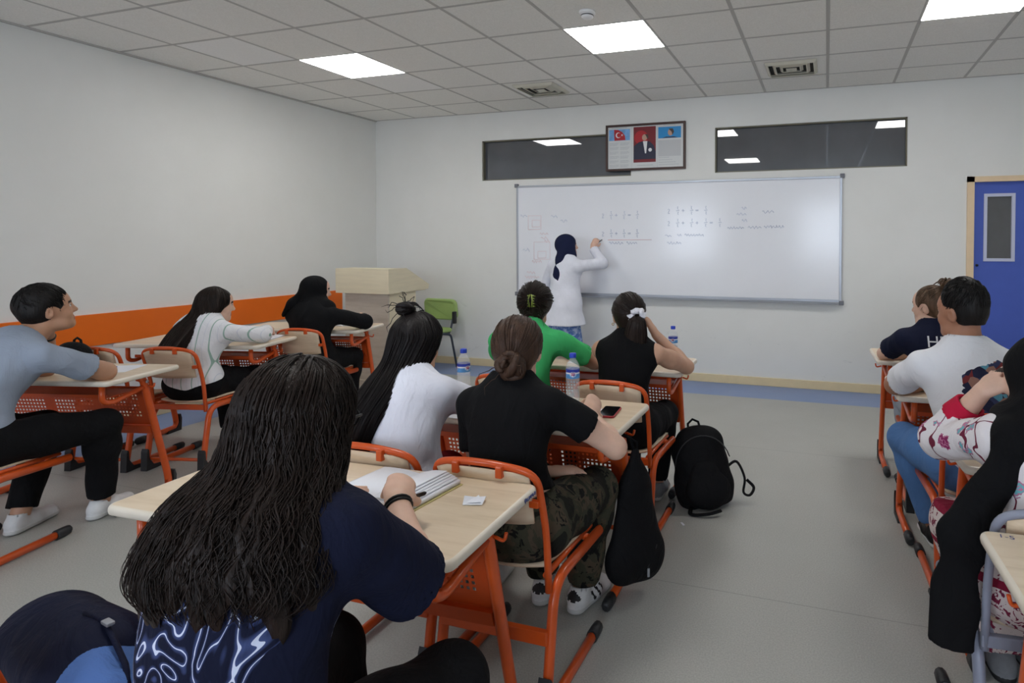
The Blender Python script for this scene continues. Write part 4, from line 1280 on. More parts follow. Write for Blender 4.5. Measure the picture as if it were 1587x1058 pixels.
def cap_strands(P, m, tie=(0, -.11, -.02), g=.016, n=240, r=.0022, lift=.004, seed=2, top=0.0, mode='tie', name='hair_strands', ln=.05, nape=-.05):
    """strands over the scalp: swept from the hairline to a tie point, or short tufts"""
    rnd = np.random.RandomState(seed); C_ = v3(0, -.018, .036 + top * .5); R_ = v3(.075 + g, .094 + g, .084 + g + top * .5)
    mb = MB(); tie = v3(*tie); paths = []; rr = []
    def on(d, k=1.0): d = unit(d); return C_ + R_ * d * k
    def ok(d):
        p = on(d)
        face = ((p[0]) / .068) ** 2 + ((p[1] - .135) / .092) ** 2 + ((p[2] + .025) / .092) ** 2 < 1.0
        ear = ((abs(p[0]) - .086) / .03) ** 2 + ((p[1] - .004) / .03) ** 2 + ((p[2] + .012) / .042) ** 2 < 1.0
        return not face and not ear and p[2] > nape
    if mode == 'tie':
        td = unit((tie - C_) / R_)
        while len(paths) < n:
            d0 = unit(rnd.randn(3))
            if not ok(d0): continue
            k = 1.0 + lift * 10 * rnd.rand() ** 2; pts = []
            for q in range(11):
                t = q / 10; d = unit(d0 * (1 - t) + td * t); pts.append(P.hp(*on(d, k + .012 * math.sin(math.pi * t) * rnd.rand() * 0)))
            paths.append(pts); rr.append(r * (.6 + .8 * rnd.rand()))
    else:
        crown = unit(v3(0, -.55, .9))
        while len(paths) < n:
            d0 = unit(rnd.randn(3))
            if not ok(d0): continue
            fl = d0 - crown; fl = fl - d0 * (fl @ d0); fl = unit(fl + rnd.randn(3) * .35)
            pts = []; z_ = max(0, d0[2])
            for q in range(6):
                t = q / 5; pts.append(P.hp(*on(d0 + fl * t * ln / .09 * (.5 + .7 * z_), .985 + (lift * 6 * (.3 + z_)) * math.sin(t * 2.2))))
            paths.append(pts); rr.append(r * (.7 + .7 * rnd.rand()))
    hair_strands(mb, paths, rr, .35)
    return obj(name, mesh(name, mb.v, mb.f, [m], True), P.root)

def hair_fall(person, sections, m, arc=(-235, 55), nst=120, wave=0.0, wfreq=30.0, name='hair', na=44, per=6, thick=.55, rough=.004, strand_r=.0022, loose=.10, seed=1, ragged=.05, parent=None):
    """hair as a lofted crescent: sections (world x,y,z, half width, half depth, turn in degrees) from crown to tips; arc = azimuth span in degrees (0 = person's right, 90 = front)"""
    rnd = np.random.RandomState(seed)
    rows = []
    for q in sections:
        p = person.L(q[:3]); rows.append([*p, q[3], q[4], (q[5] if len(q) > 5 else 0.0)])
    S = crom(rows, per); N = len(S)
    a0, a1 = math.radians(arc[0]), math.radians(arc[1])
    ph = rnd.rand(64) * 6.28
    def pt(i, th, k):
        x, y, z, a, b_, tr = S[i]; tr = math.radians(tr)
        u, v = a * math.cos(th) * k, b_ * math.sin(th) * k
        return v3(x + u * math.cos(tr) - v * math.sin(tr), y + u * math.sin(tr) + v * math.cos(tr), z)
    vs = []; fs = []
    ring = 2 * (na + 1)
    L = np.concatenate([[0], np.cumsum(np.linalg.norm(np.diff(S[:, :3], axis=0), axis=1))])
    for i in range(N):
        t = i / (N - 1)
        for side in (0, 1):
            for j in range(na + 1):
                jj = j if side == 0 else na - j
                th = a0 + (a1 - a0) * jj / na
                edge = min(1, min(jj, na - jj) / 4)
                gr = rough * (math.sin(jj * 1.9 + ph[jj % 64]) + .6 * math.sin(jj * 3.7 + 2)) / max(S[i][3], .02)
                k = 1 + gr if side == 0 else 1 - thick * edge * (1 - .3 * t)
                th2 = th + wave * .6 * math.sin(wfreq * L[i] + ph[(jj // 3) % 64]) * t
                p = pt(i, th2, k)
                p = p + v3(0, 0, ragged * .45 * t ** 4 * (math.sin(jj * .55 + ph[3]) * .7 + math.sin(jj * 2.3 + ph[jj % 64]) * .5))
                vs.append(p)
    for i in range(N - 1):
        for j in range(ring):
            j2 = (j + 1) % ring
            fs.append((i * ring + j, i * ring + j2, (i + 1) * ring + j2, (i + 1) * ring + j))
    fs.append(tuple(reversed(range(ring)))); fs.append(tuple((N - 1) * ring + j for j in range(ring)))
    mb = MB(); mb.add(vs, fs, 0, True)
    paths = []; rr = []
    for q in range(nst):
        th = a0 + (a1 - a0) * rnd.rand(); k0 = 1.0 + .02 * rnd.rand(); k1 = 1 + loose * (rnd.rand() - .25)
        st = int(N * .55 * rnd.rand() ** 2) ; en = N - 1 - int(N * .22 * rnd.rand() ** 2)
        if en - st < 5: continue
        p_ = rnd.rand() * 6.28; amp = wave * (.5 + rnd.rand()); P = []
        drift = (rnd.rand() - .5) * .35
        for i in range(st, en + 1):
            t = i / (N - 1)
            w = amp * math.sin(wfreq * (.85 + .3 * (p_ / 6.28)) * L[i] + p_) * min(1, t * 1.6)
            P.append(pt(i, th + drift * t + w * .7, (k0 + (k1 - k0) * t) * (1 + w * .25)))
        if st == 0 and False: pass
        ext = (rnd.rand() * ragged)
        if en == N - 1:
            d = P[-1] - P[-2]; P.append(P[-1] + unit(d) * ext)
        paths.append(P); rr.append(strand_r * (.6 + .8 * rnd.rand()))
    hair_strands(mb, paths, rr)
    me = mesh(name, mb.v, mb.f, [m], True)
    o = obj(name, me, parent or person.root); return o

def bun(person, center, r, m, axis=(0, 0, 1), n=9, name='bun', seed=3, wisps=6, tuft=0):
    rnd = np.random.RandomState(seed); mb = MB(); c = person.L(center)
    ax = unit(axis)
    for k in range(n):
        a = unit(rnd.randn(3)); a = unit(a * .8 + ax * 1.0); u = unit(np.cross(a, v3(.3, .5, .8))); w = np.cross(a, u)
        R = r * (.45 + .32 * rnd.rand()); t0 = rnd.rand() * 6.28; span = 4.2 + 2 * rnd.rand()
        o_ = (rnd.rand(3) - .5) * r * .45
        P = [c + o_ + (u * math.cos(t0 + span * q / 13) + w * math.sin(t0 + span * q / 13)) * R + a * r * .3 * (q / 13 - .5) for q in range(14)]
        rs = [r * .34 * math.sin(math.pi * (q + 1) / 15) ** .6 for q in range(14)]
        mb.tube(P, rs, 7)
    for k in range(wisps):
        d = unit(rnd.randn(3) + ax * .8); P = [c + d * r * (.7 + .35 * q) + unit(rnd.randn(3)) * .003 * q + v3(0, 0, -.0012 * q * q) for q in range(6)]
        mb.tube(P, [.0016] * 5 + [.0006], 3, caps=False)
    for k in range(tuft):
        d = unit(ax + (rnd.rand(3) - .5) * 1.5); P = [c + d * r * (.4 + .34 * q) + v3(0, 0, -.0018 * q * q) for q in range(7)]
        mb.tube(P, [.005, .006, .006, .005, .004, .003, .001], 4, caps=False)
    me = mesh(name, mb.v, mb.f, [m], True); return obj(name, me, person.root)
# ------------------------------------------------------------ the people
SK_L = skin('skin_light', s(216, 176, 154)); SK_M = skin('skin_medium', s(200, 156, 130)); SK_T = skin('skin_tan', s(184, 138, 110)); SK_D = skin('skin_brown', s(168, 118, 92))
LOOK = (2.95, -.25, 1.45)
HB = hairmat('hair_black', s(26, 22, 22)); HD = hairmat('hair_dark_brown', s(36, 27, 23)); HM = hairmat('hair_brown', s(66, 48, 38)); HL = hairmat('hair_light_brown', s(92, 72, 56)); HS = hairmat('hair_short_black', s(24, 21, 20), .5)

def dome(P, g=.018, n=5, zlow=0.0, back=-.018):
    """head-shaped sections from the crown down to ear level"""
    out = []
    yaw = math.degrees(math.atan2(P.HR[1, 0], P.HR[0, 0])); 
    for k in range(n):
        ph = math.radians(88 - 86 * k / (n - 1))
        c = P.hp(0, back, .036 + (.084 + g) * math.sin(ph) * (1 if k < n - 1 else 1))
        w = P.Rw @ c + P.loc
        out.append((*w, max((.075 + g) * math.cos(ph), .006), max((.094 + g) * math.cos(ph), .008), yaw))
    return out

def hijab(P, m, tail=(), g=.024, cape=True, face=(0, .125, -.012, .050, .088, .080), name='headscarf', h=.009, extra=(), r_neck=.088, folds=.0022):
    H, R = P.hp, P.HR
    pr = [Ell(H(0, -.02, .034), v3(.075 + g, .096 + g, .086 + g), R, .03), Cone(H(0, .005, -.03), H(0, .01, -.085), .085, .075, .03, sq=(R[:, 1], .95)),
          Cone(H(0, -.01, -.08), P.N + P.up * .0, r_neck * .9, r_neck, .04)]
    if cape:
        pr += [Cone(P.N - P.up * .02 - P.rt * .10, P.N - P.up * .02 + P.rt * .10, .075, .075, .05), Cone(P.N - P.up * .03, P.N - P.up * .09 + P.fw * .01, .11, .105, .05, sq=(P.fw, .9))]
    for t in tail: pr.append(t)
    pr += list(extra)
    me = sdf_mesh(name, pr, [m], h, (), (), (folds, 1.2, 2.0), post=[Ell(H(*face[:3]), v3(*face[3:]), R, .008, 's')])
    return obj(name, me, P.root)

# --- fabrics with prints
def f_lineart(t):
    vec = t.coord(); sep = t.add('ShaderNodeSeparateXYZ'); t.link(vec, sep.inputs[0])
    n = t.noise(7.5, 1.6, .4, 1.5, vscale=(1.3, .5, 1.0))
    def lines(k, w):
        fr = t.math('ABSOLUTE', t.math('SUBTRACT', t.math('FRACT', t.math('MULTIPLY', n.outputs['Fac'], k)), .5))
        return t.math('SUBTRACT', 1.0, t.math('DIVIDE', fr, w), True)
    core = t.math('GREATER_THAN', lines(9.0, .075), .35); halo = lines(9.0, .30)
    nm = t.noise(14, 2, .5); mx = t.math('LESS_THAN', t.math('ADD', t.math('ABSOLUTE', t.math('ADD', sep.outputs['X'], .03)), t.math('MULTIPLY', nm.outputs['Fac'], .09)), .20)
    my = t.math('LESS_THAN', sep.outputs['Y'], .10); mz = t.math('LESS_THAN', sep.outputs['Z'], .99)
    mk = t.math('MULTIPLY', t.math('MULTIPLY', mx, my), mz)
    c = t.mix(t.math('MULTIPLY', t.math('MULTIPLY', halo, mk), .35), s(22, 26, 48), s(120, 140, 210))
    return t.mix(t.math('MULTIPLY', core, mk), c, s(214, 220, 240))
def f_stripes(t):
    vec = t.coord(); sep = t.add('ShaderNodeSeparateXYZ'); t.link(vec, sep.inputs[0])
    x = sep.outputs['X']
    f1 = t.math('LESS_THAN', t.math('ABSOLUTE', t.math('SUBTRACT', t.math('FRACT', t.math('MULTIPLY', x, 17.0)), .5)), .045)
    f2 = t.math('LESS_THAN', t.math('ABSOLUTE', t.math('SUBTRACT', t.math('FRACT', t.math('ADD', t.math('MULTIPLY', x, 17.0), .45)), .5)), .02)
    c = t.mix(t.math('MULTIPLY', f2, .5), s(228, 228, 232), s(190, 196, 214))
    return t.mix(t.math('MULTIPLY', f1, .8), c, s(120, 164, 146))
def f_camo(t):
    n = t.noise(11, 3, .55, .8); n2 = t.noise(17, 3, .6, 1.0)
    c = t.ramp(n.outputs['Fac'], [(.0, s(30, 30, 26)), (.45, s(58, 58, 46)), (.55, s(74, 64, 52)), (.64, s(42, 46, 36))], 'CONSTANT')
    k = t.ramp(n2.outputs['Fac'], [(.0, (0, 0, 0, 1)), (.58, (1, 1, 1, 1))], 'CONSTANT')
    return t.mix(k, c, s(22, 22, 22))
def f_floral(t):
    vo = t.add('ShaderNodeTexVoronoi'); vo.inputs['Scale'].default_value = 8.5; vo.inputs['Randomness'].default_value = .9
    n = t.noise(22, 3, .6); n0 = t.noise(7, 2, .5)
    mp = t.add('ShaderNodeVectorMath', operation='ADD'); sc = t.add('ShaderNodeVectorMath', operation='SCALE'); sc.inputs['Scale'].default_value = .10
    t.link(n.outputs['Color'], sc.inputs[0]); t.link(t.coord(), mp.inputs[0]); t.link(sc.outputs[0], mp.inputs[1]); t.link(mp.outputs[0], vo.inputs['Vector'])
    d = vo.outputs['Distance']
    flower = t.math('LESS_THAN', d, .30); petal = t.math('LESS_THAN', t.math('ABSOLUTE', t.math('SUBTRACT', t.math('FRACT', t.math('MULTIPLY', d, 9.0)), .5)), .17)
    hue = t.add('ShaderNodeSeparateColor'); t.link(vo.outputs['Color'], hue.inputs[0])
    pick = t.math('GREATER_THAN', hue.outputs[0], .62)
    fc = t.mix(pick, s(136, 44, 92), s(112, 176, 184))
    fc = t.mix(petal, fc, s(190, 120, 150))
    stem = t.math('LESS_THAN', t.math('ABSOLUTE', t.math('SUBTRACT', n0.outputs['Fac'], .5)), .012)
    c = t.mix(stem, s(226, 220, 222), s(110, 40, 60))
    return t.mix(flower, c, fc)
def f_border(t):
    sep = t.add('ShaderNodeSeparateXYZ'); t.link(t.coord(), sep.inputs[0])
    n = t.noise(30, 3, .6, 1.5); n2 = t.noise(9, 2)
    z = t.math('ADD', sep.outputs['Z'], t.math('MULTIPLY', n2.outputs['Fac'], .02))
    band = t.math('LESS_THAN', t.math('ABSOLUTE', t.math('SUBTRACT', t.math('FRACT', t.math('MULTIPLY', z, 8.0)), .5)), .09)
    fl = t.math('GREATER_THAN', n.outputs['Fac'], .55)
    c = t.mix(fl, s(214, 200, 198), s(120, 40, 66))
    return t.mix(band, c, s(132, 30, 56))
def f_blueskirt(t):
    n = t.noise(14, 4, .6, 1.2)
    return t.ramp(n.outputs['Fac'], [(.35, s(196, 208, 232)), (.48, s(150, 172, 214)), (.58, s(84, 116, 180))])
def f_shirtprint(t):
    sep = t.add('ShaderNodeSeparateXYZ'); t.link(t.coord(), sep.inputs[0])
    X, Y, Z = sep.outputs
    dx = t.math('DIVIDE', t.math('SUBTRACT', X, .05), .15); dz = t.math('DIVIDE', t.math('SUBTRACT', Z, .87), .11)
    n = t.noise(9, 3, .6, .6)
    r = t.math('ADD', t.math('ADD', t.math('MULTIPLY', dx, dx), t.math('MULTIPLY', dz, dz)), t.math('MULTIPLY', t.math('SUBTRACT', n.outputs['Fac'], .5), 2.2))
    mk = t.math('MULTIPLY', t.math('LESS_THAN', r, .95), t.math('LESS_THAN', Y, .03))
    vo = t.add('ShaderNodeTexVoronoi'); vo.inputs['Scale'].default_value = 26; t.link(t.coord(), vo.inputs['Vector'])
    hs = t.add('ShaderNodeSeparateColor'); t.link(vo.outputs['Color'], hs.inputs[0])
    pc = t.ramp(hs.outputs[0], [(0, s(40, 42, 66)), (.42, s(60, 66, 98)), (.62, s(120, 52, 54)), (.74, s(150, 112, 100)), (.88, s(92, 150, 170))], 'CONSTANT')
    c = t.mix(mk, s(232, 233, 238), pc)
    # thin black square frame and a small block beside it
    def band(v, a, b): return t.math('MULTIPLY', t.math('GREATER_THAN', v, a), t.math('LESS_THAN', v, b))
    o = t.math('MULTIPLY', band(X, -.04, .04), band(Z, .60, .70)); i_ = t.math('MULTIPLY', band(X, -.036, .036), band(Z, .604, .696))
    fr = t.math('MULTIPLY', t.math('SUBTRACT', o, i_), t.math('LESS_THAN', Y, .03))
    c = t.mix(fr, c, s(30, 30, 34))
    bl = t.math('MULTIPLY', t.math('MULTIPLY', band(X, -.02, .02), band(Z, .65, .69)), t.math('LESS_THAN', Y, .03))
    return t.mix(bl, c, s(92, 60, 58))

NAVY = s(24, 28, 50); BLK = s(16, 16, 18)
FB = {n: fabric(n, c) for n, c in dict(tee_black=BLK, knit_black=s(18, 18, 20), trouser_black=s(15, 15, 17), tee_white=s(226, 228, 240), tee_green=s(70, 184, 110), top_black=s(14, 14, 16),
      tee_grey=s(150, 160, 176), scarf_black=s(15, 15, 17), scarf_navy=s(28, 34, 62), coat_white=s(228, 230, 240), tee_navy=NAVY, denim=s(86, 124, 176), grey_jeans=s(150, 156, 168), tee_white2=s(232, 233, 238), red_print=s(150, 44, 52), cuff_red=s(182, 30, 60)).items()}
FB['lineart'] = fabric('tee_lineart', f_lineart); FB['stripes'] = fabric('shirt_stripes', f_stripes); FB['camo'] = fabric('camouflage', f_camo)
FB['floral'] = fabric('floral_tunic', f_floral); FB['border'] = fabric('floral_skirt', f_border); FB['blueskirt'] = fabric('blue_skirt', f_blueskirt); FB['printed'] = fabric('printed_tee', f_shirtprint)
SHW = mat('shoe_white', s(214, 214, 214), .55, var=.06, vscale=30); SOLE = mat('shoe_sole', s(196, 196, 194), .6); SHB = mat('shoe_black', s(24, 24, 26), .6); SHG = mat('shoe_grey', s(120, 122, 126), .7, var=.1, vscale=40)
PG = 'people seated at the desks'

def W(k): return lambda x, y, z: tuple(DF[k](x, y, z))

# --- girl in camouflage trousers, low bun
P = Person((4.40, -4.50), 0, 'person in a black tee and camouflage trousers, elbow on desk', neck=(4.350, -4.44, .972), head=(4.350, -4.395, 1.072), look=LOOK, pitch=-6,
           skin_m=SK_L, sh=.158, rest=(False, False), wr=(4.535, -4.165, .80), hr=(.9, -.35, -.5), wl=(4.40, -4.27, .60), hl=(-.8, -.8, -.1), ar=(4.47, -4.09, .09), al=(4.30, -4.08, .09), footr=-12, footl=4,
           curl_r=.95, curl_l=.35, dir_r=(-.12, .75, .35), pal_r=(-.6, .1, -.6), dir_l=(.9, .35, .1), pal_l=(0, 0, -1), h=.008, hh=.0042, kr=(.25, 1, .7), kl=(-.2, 1, .7), group=PG)
BR_ = P
P.top('t_shirt', FB['tee_black'], .55, .010, .10, .070, .056, .0028)
P.trousers('camouflage_trousers', FB['camo'], .94, .022, .08, .004)
P.shoes(SHW, SOLE, SHB); P.eyes()
P.cap(HM, .014, nape=-.06)
hb = P.Rw @ P.hp(-.005, -.115, -.035) + P.loc
bun(P, hb, .047, HM, (0, -1, .2), 12, seed=5, wisps=5); cap_strands(P, HM, (-.005, -.112, -.035), .0135, 300, .0020)
hair_fall(P, [(hb[0], hb[1] + .02, hb[2] - .01, .022, .018), (hb[0] + .015, hb[1] + .02, hb[2] - .05, .016, .012), (hb[0] + .03, hb[1] + .02, hb[2] - .10, .010, .007)], HM, (-180, 170), 16, .1, 30, 'loose_strands', 14, 5, .3, .001)

# --- girl with waist-long black hair
P = Person((3.975, -4.50), 2, 'person in a white tee and red printed trousers, arm on desk', neck=(3.900, -4.41, .968), head=(3.885, -4.345, 1.060), look=LOOK, pitch=-8,
           skin_m=SK_M, sh=.152, wr=(3.93, -4.02, .785), hr=(.9, -.3, -.3), curl_l=.1, wl=(3.75, -4.08, .785), hl=(-.9, -.3, -.4), ar=(4.05, -4.10, .09), al=(3.90, -4.10, .09), h=.008, group=PG, curl_r=.1)
P.top('t_shirt', FB['tee_white'], .58, .010, .06, .072, .056, .003)
P.trousers('red_printed_trousers', FB['red_print'], .9, .016, .06); P.shoes(SHW, SOLE); P.eyes()
dm = dome(P, .017); P.cap(HB, .014, nape=-.05, name='scalp_hair', ears=False)
hair_fall(P, dm + [(3.885, -4.40, 1.02, .088, .090, 0), (3.872, -4.485, .95, .086, .080, 10), (3.845, -4.570, .86, .080, .064, 15), (3.820, -4.600, .77, .066, .050, 18), (3.810, -4.610, .69, .045, .036, 18)], HB, (-232, 50), 260, .012, 16, 'hair', 44, 6, .5, .003, .0019, .14, 11, .06)
tb = P.Rw @ P.hp(-.035, -.045, .145) + P.loc
bun(P, tb, .036, HB, (0, 0, 1), 12, seed=8, wisps=12, tuft=2)

# --- pupil in green
P = Person((3.865, -3.40), 0, 'person in a green tee leaning on the desk', neck=(3.822, -3.285, .985), head=(3.825, -3.215, 1.10), look=LOOK, pitch=-8,
           skin_m=SK_M, sh=.178, wr=(3.97, -2.95, .785), curl_r=.1, curl_l=.1, hr=(.9, -.4, -.4), wl=(3.72, -2.95, .785), hl=(-.9, -.4, -.4), ar=(3.96, -2.98, .09), al=(3.77, -2.98, .09), h=.009, hh=.006, group=PG, build=1.06)
P.top('t_shirt', FB['tee_green'], .72, .014, .02, .074, .060, .0045); P.trousers('trousers', FB['trouser_black'], .94, .014); P.shoes(SHG, SOLE); P.eyes()
P.cap(HD, .020, nape=-.075, ears=False, gx=.006)
cw = P.Rw @ P.hp(0, -.135, .03) + P.loc
cap_strands(P, HD, (0, -.12, .04), .021, 240, .003, .010, 9)
clip = MB()
for sx in (-1, 1):
    c0 = P.L(cw)
    for q in range(5):
        z = .028 - q * .014
        clip.tube([c0 + v3(sx * .004, .004, z), c0 + v3(sx * .016, -.006, z - .002), c0 + v3(sx * .022, .012, z - .005)], [.004, .005, .003], 6)
    clip.tube([c0 + v3(sx * .004, -.002, .034), c0 + v3(sx * .012, -.008, .0), c0 + v3(sx * .006, -.002, -.036)], .005, 6)
clip.build('claw_clip', [mat('clip_green', s(120, 132, 60), .2, var=.3, vscale=60)], P.root)
st = []; mb = MB(); rnd = np.random.RandomState(4)
for k in range(26):
    a = P.hp((rnd.rand() - .5) * .12, -.11 - .015 * rnd.rand(), .06 - .12 * rnd.rand()); d = unit(rnd.randn(3) * .6 + P.HR @ v3(0, -.5, .3))
    st.append([a + d * .012 * q + v3(0, 0, -.0012 * q * q) for q in range(6)])
hair_strands(mb, st, [.0022] * 26); obj('loose_strands', mesh('loose_strands', mb.v, mb.f, [HD], True), P.root)

# --- pupil in black sleeveless top
P = Person((4.41, -3.385), 0, 'person in a black sleeveless top and white scrunchie, hand raised to face', neck=(4.41, -3.285, .962), head=(4.388, -3.235, 1.065), look=LOOK, pitch=-4, shroll=-2,
           skin_m=SK_M, sh=.155, wr=(4.505, -3.10, .955), hr=(.55, .2, -.9), wl=(4.40, -2.84, .785), hl=(-.3, -.3, -.9), curl_l=.1, ar=(4.48, -2.98, .09), al=(4.33, -2.98, .09), dir_r=(-.5, .0, .8), pal_r=(-.7, 0, -.3), curl_r=.8, h=.009, hh=.0055, group=PG)
P.top('sleeveless_top', FB['top_black'], 0, .008, -.02, .066, .05, .0015); P.trousers('trousers', FB['trouser_black'], .94, .012); P.shoes(SHG, SOLE); P.eyes()
P.cap(HD, .015, nape=-.06)
cap_strands(P, HD, (.03, -.115, .012), .0145, 260, .0021, .003, 10)
pt = P.Rw @ P.hp(.03, -.125, .012) + P.loc
mb = MB(); c0 = P.L(pt); rnd = np.random.RandomState(6)
loop = []
for q in range(28):
    a = 2 * math.pi * q / 28; rr_ = .030 + .006 * math.sin(q * 2.3); loop.append(c0 + v3(math.cos(a) * rr_, .012 * math.sin(q * 1.7) - .004, math.sin(a) * rr_))
mb.tube(loop, [.014 + .005 * math.sin(q * 1.9) for q in range(28)], 8, closed=True); mb.build('scrunchie', [fabric('scrunchie_white', s(232, 230, 236))], P.root)
hair_fall(P, [(pt[0], pt[1], pt[2], .026, .024), (pt[0] + .005, pt[1] - .03, pt[2] - .03, .045, .032), (pt[0] - .005, pt[1] - .02, pt[2] - .11, .060, .040), (pt[0] - .015, pt[1] - .01, pt[2] - .20, .058, .036), (pt[0] - .02, pt[1] - .01, pt[2] - .28, .032, .02)], HD, (-180, 178), 70, .06, 24, 'ponytail', 32, 6, .4, .002, .002, .18, 3, .05)
er = MB(); er.tube([P.hp(-.083, .0, -.036) + v3(.006 * math.cos(q), 0, .006 * math.sin(q)) for q in np.linspace(0, 6.0, 12)], .0016, 5); er.build('earring', [mat('gold', s(214, 170, 80), .25, metal=1)], P.root)

# --- boy in grey at the side wall
w = W('L1')
P = Person(w(.21, -.58, 0)[:2], 13.5, 'person in a grey tee leaning on the desk, chin on hand', hip_z=.54, neck=w(.235, -.375, .985), head=w(.28, -.285, 1.118), look=LOOK, pitch=12, fem=False,
           skin_m=SK_T, sh=.195, wr=w(.235, -.05, .79), hr=(.9, .3, -.5), wl=w(.19, -.215, 1.0), hl=(-.4, .7, -.9), ar=w(.37, -.11, .09), al=w(.12, -.30, .09), kr=(.45, 1, .5), kl=(-.1, 1, .6), footr=3, footl=8,
           dir_l=tuple(np.array(w(.03, .03, 1)) - np.array(w(0, 0, 0))), curl_l=.9, curl_r=.1, h=.008, hh=.0045, twist=-8, bulge=.075, group=PG)
P.top('t_shirt', FB['tee_grey'], .70, .015, -.04, .080, .066, .0042, seed=2.0); P.trousers('trousers', FB['trouser_black'], .94, .018, .05, .003, .062); P.shoes(SHW, SOLE, None, 'shoe', 1.1); P.eyes()
P.cap(HS, .013, face=(0, .140, -.03, .068, .092, .100), nape=-.045, groove=.003, top=.014); cap_strands(P, HS, g=.012, n=520, r=.0028, lift=.006, seed=14, top=.014, mode='short', nape=-.04)
wb_ = MB(); c0 = lerp(P.wr[-1], P.el[-1], .12); d_ = unit(P.el[-1] - P.wr[-1]); u_ = unit(np.cross(d_, v3(1, .2, .1))); q_ = np.cross(d_, u_)
wb_.tube([c0 + (u_ * math.cos(a) + q_ * math.sin(a)) * .033 for a in np.linspace(0, 2 * math.pi, 20)[:-1]], .006, 6, closed=True); wb_.build('wristband', [M['black']], P.root)

# --- girl in striped shirt
w = W('L2')
P = Person(w(.22, -.40, 0)[:2], 13.5, 'person in a white shirt with green stripes, arm stretched over desk', neck=w(.235, -.315, .935), head=w(.26, -.245, 1.025), look=LOOK, pitch=-4, skin_m=SK_L, sh=.155,
           wr=w(.37, .12, .815), slv=.020, pal_r=(-.6, 0, -.7), curl_l=.1, hr=(.9, .1, -.7), wl=w(.12, .10, .812), hl=(-.9, 0, -.4), ar=w(.30, .02, .09), al=w(.14, .02, .09), twist=-4, h=.009, hh=.005, curl_r=.7, group=PG)
P.top('shirt', FB['stripes'], 1.80, .018, -.09, .072, .046, .003, seed=3.0, loose=1.3); P.trousers('trousers', FB['trouser_black'], .94, .012); P.shoes(SHG, SOLE); P.eyes()
dm = dome(P, .016); hc = P.Rw @ P.HC + P.loc
f = lambda x, y, z: tuple(np.array(w(x, y, z)))
P.cap(HD, .013, nape=-.05, name='scalp_hair', ears=False)
hair_fall(P, dm + [(*f(.235, -.315, .99), .086, .090, -10), (*f(.205, -.42, .91), .086, .070, 0), (*f(.185, -.515, .81), .084, .058, 0), (*f(.175, -.555, .73), .076, .048, 0), (*f(.175, -.56, .66), .052, .034, 0)], HD, (-228, 44), 220, .03, 30, 'hair', 40, 6, .5, .003, .002, .12, 21, .06)

# --- girl in black headscarf
w = W('L3')
P = Person(w(.22, -.325, 0)[:2], 13.5, 'person in black headscarf and black sweater, writing beside the lectern', neck=w(.22, -.31, .955), head=w(.215, -.265, 1.065), look=LOOK, pitch=-4, skin_m=SK_L, sh=.160,
           wr=w(.40, .10, .815), slv=.022, legs=(.36, .40), pal_r=(-.6, 0, -.7), curl_l=.1, hr=(.8, -.2, -.6), wl=w(.20, .10, .80), hl=(-.9, -.2, -.4), ar=w(.32, .03, .09), al=w(.14, .03, .09), kr=(.2, 1, .6), dir_r=tuple(np.array(w(-.3, .8, .1)) - np.array(w(0, 0, 0))), h=.010, hh=.006, group=PG, curl_r=.8)
P.top('sweater', FB['knit_black'], 1.88, .020, -.09, .07, .042, .003, loose=1.3); P.trousers('trousers', FB['trouser_black'], .94, .016); P.shoes(SHG, SOLE); P.eyes()
tl = [Cone(P.hp(-.02, -.10, -.02), P.hp(-.03, -.165, -.10), .036, .036, .03, sq=((1, 0, 0), .8)), Cone(P.hp(-.03, -.165, -.10), P.hp(-.05, -.215, -.19), .038, .022, .03, sq=((1, 0, 0), .7))]
hijab(P, FB['scarf_black'], tl, .013, r_neck=.075)

# --- girl with bun, navy tee
P = Person((6.01, -2.565), 2, 'person in a navy tee with white lettering, head turned to the board', neck=(5.99, -2.525, .985), head=(5.968, -2.49, 1.092), look=LOOK, pitch=-2, skin_m=SK_L, sh=.170,
           wl=(5.97, -2.25, .785), curl_l=.1, curl_r=.1, hl=(-.95, -.1, -.4), wr=(6.20, -2.25, .785), hr=(.9, -.2, -.4), ar=(6.10, -2.17, .09), al=(5.92, -2.17, .09), h=.009, hh=.005, group=PG)
R1_ = P; shirt1 = P.top('t_shirt', FB['tee_navy'], .66, .016, -.02, .074, .066, .0025, seed=4); P.trousers('jeans', FB['grey_jeans'], .94, .016); P.shoes(SHW, SOLE); P.eyes()
P.cap(HL, .010, nape=-.055)
bb = P.Rw @ P.hp(.015, -.088, .135) + P.loc
bun(P, bb, .038, HL, (0, -.2, 1), 10, seed=12, wisps=8, tuft=9); cap_strands(P, HL, (.015, -.085, .11), .0095, 260, .0018, .003, 12)

# --- boy in white printed tee
P = Person((6.00, -3.475), 3, 'person in a white tee with a large back print, elbow on desk', hip_z=.54, neck=(5.967, -3.43, 1.005), head=(5.955, -3.385, 1.155), look=LOOK, pitch=0, fem=False, skin_m=SK_D, sh=.188,
           wl=(5.93, -3.06, .79), curl_l=.1, curl_r=.1, hl=(-.95, -.1, -.45), wr=(6.18, -3.08, .79), hr=(.9, -.2, -.4), ar=(6.10, -3.09, .09), al=(5.91, -3.09, .09), kl=(-.5, 1, .6), footl=5, h=.008, hh=.0045, group=PG, twist=3)
R2_ = P; P.top('t_shirt', FB['printed'], .72, .018, -.09, .078, .070, .0045, seed=5, loose=1.2); P.trousers('jeans', FB['denim'], .92, .014); P.shoes(SHB, SHW); P.eyes()
P.cap(HS, .007, face=(0, .140, -.03, .070, .094, .100), nape=-.038, groove=.002, top=.036, gx=-.002); cap_strands(P, HS, g=.006, n=620, r=.0026, lift=.006, seed=15, top=.036, mode='short', nape=-.01)

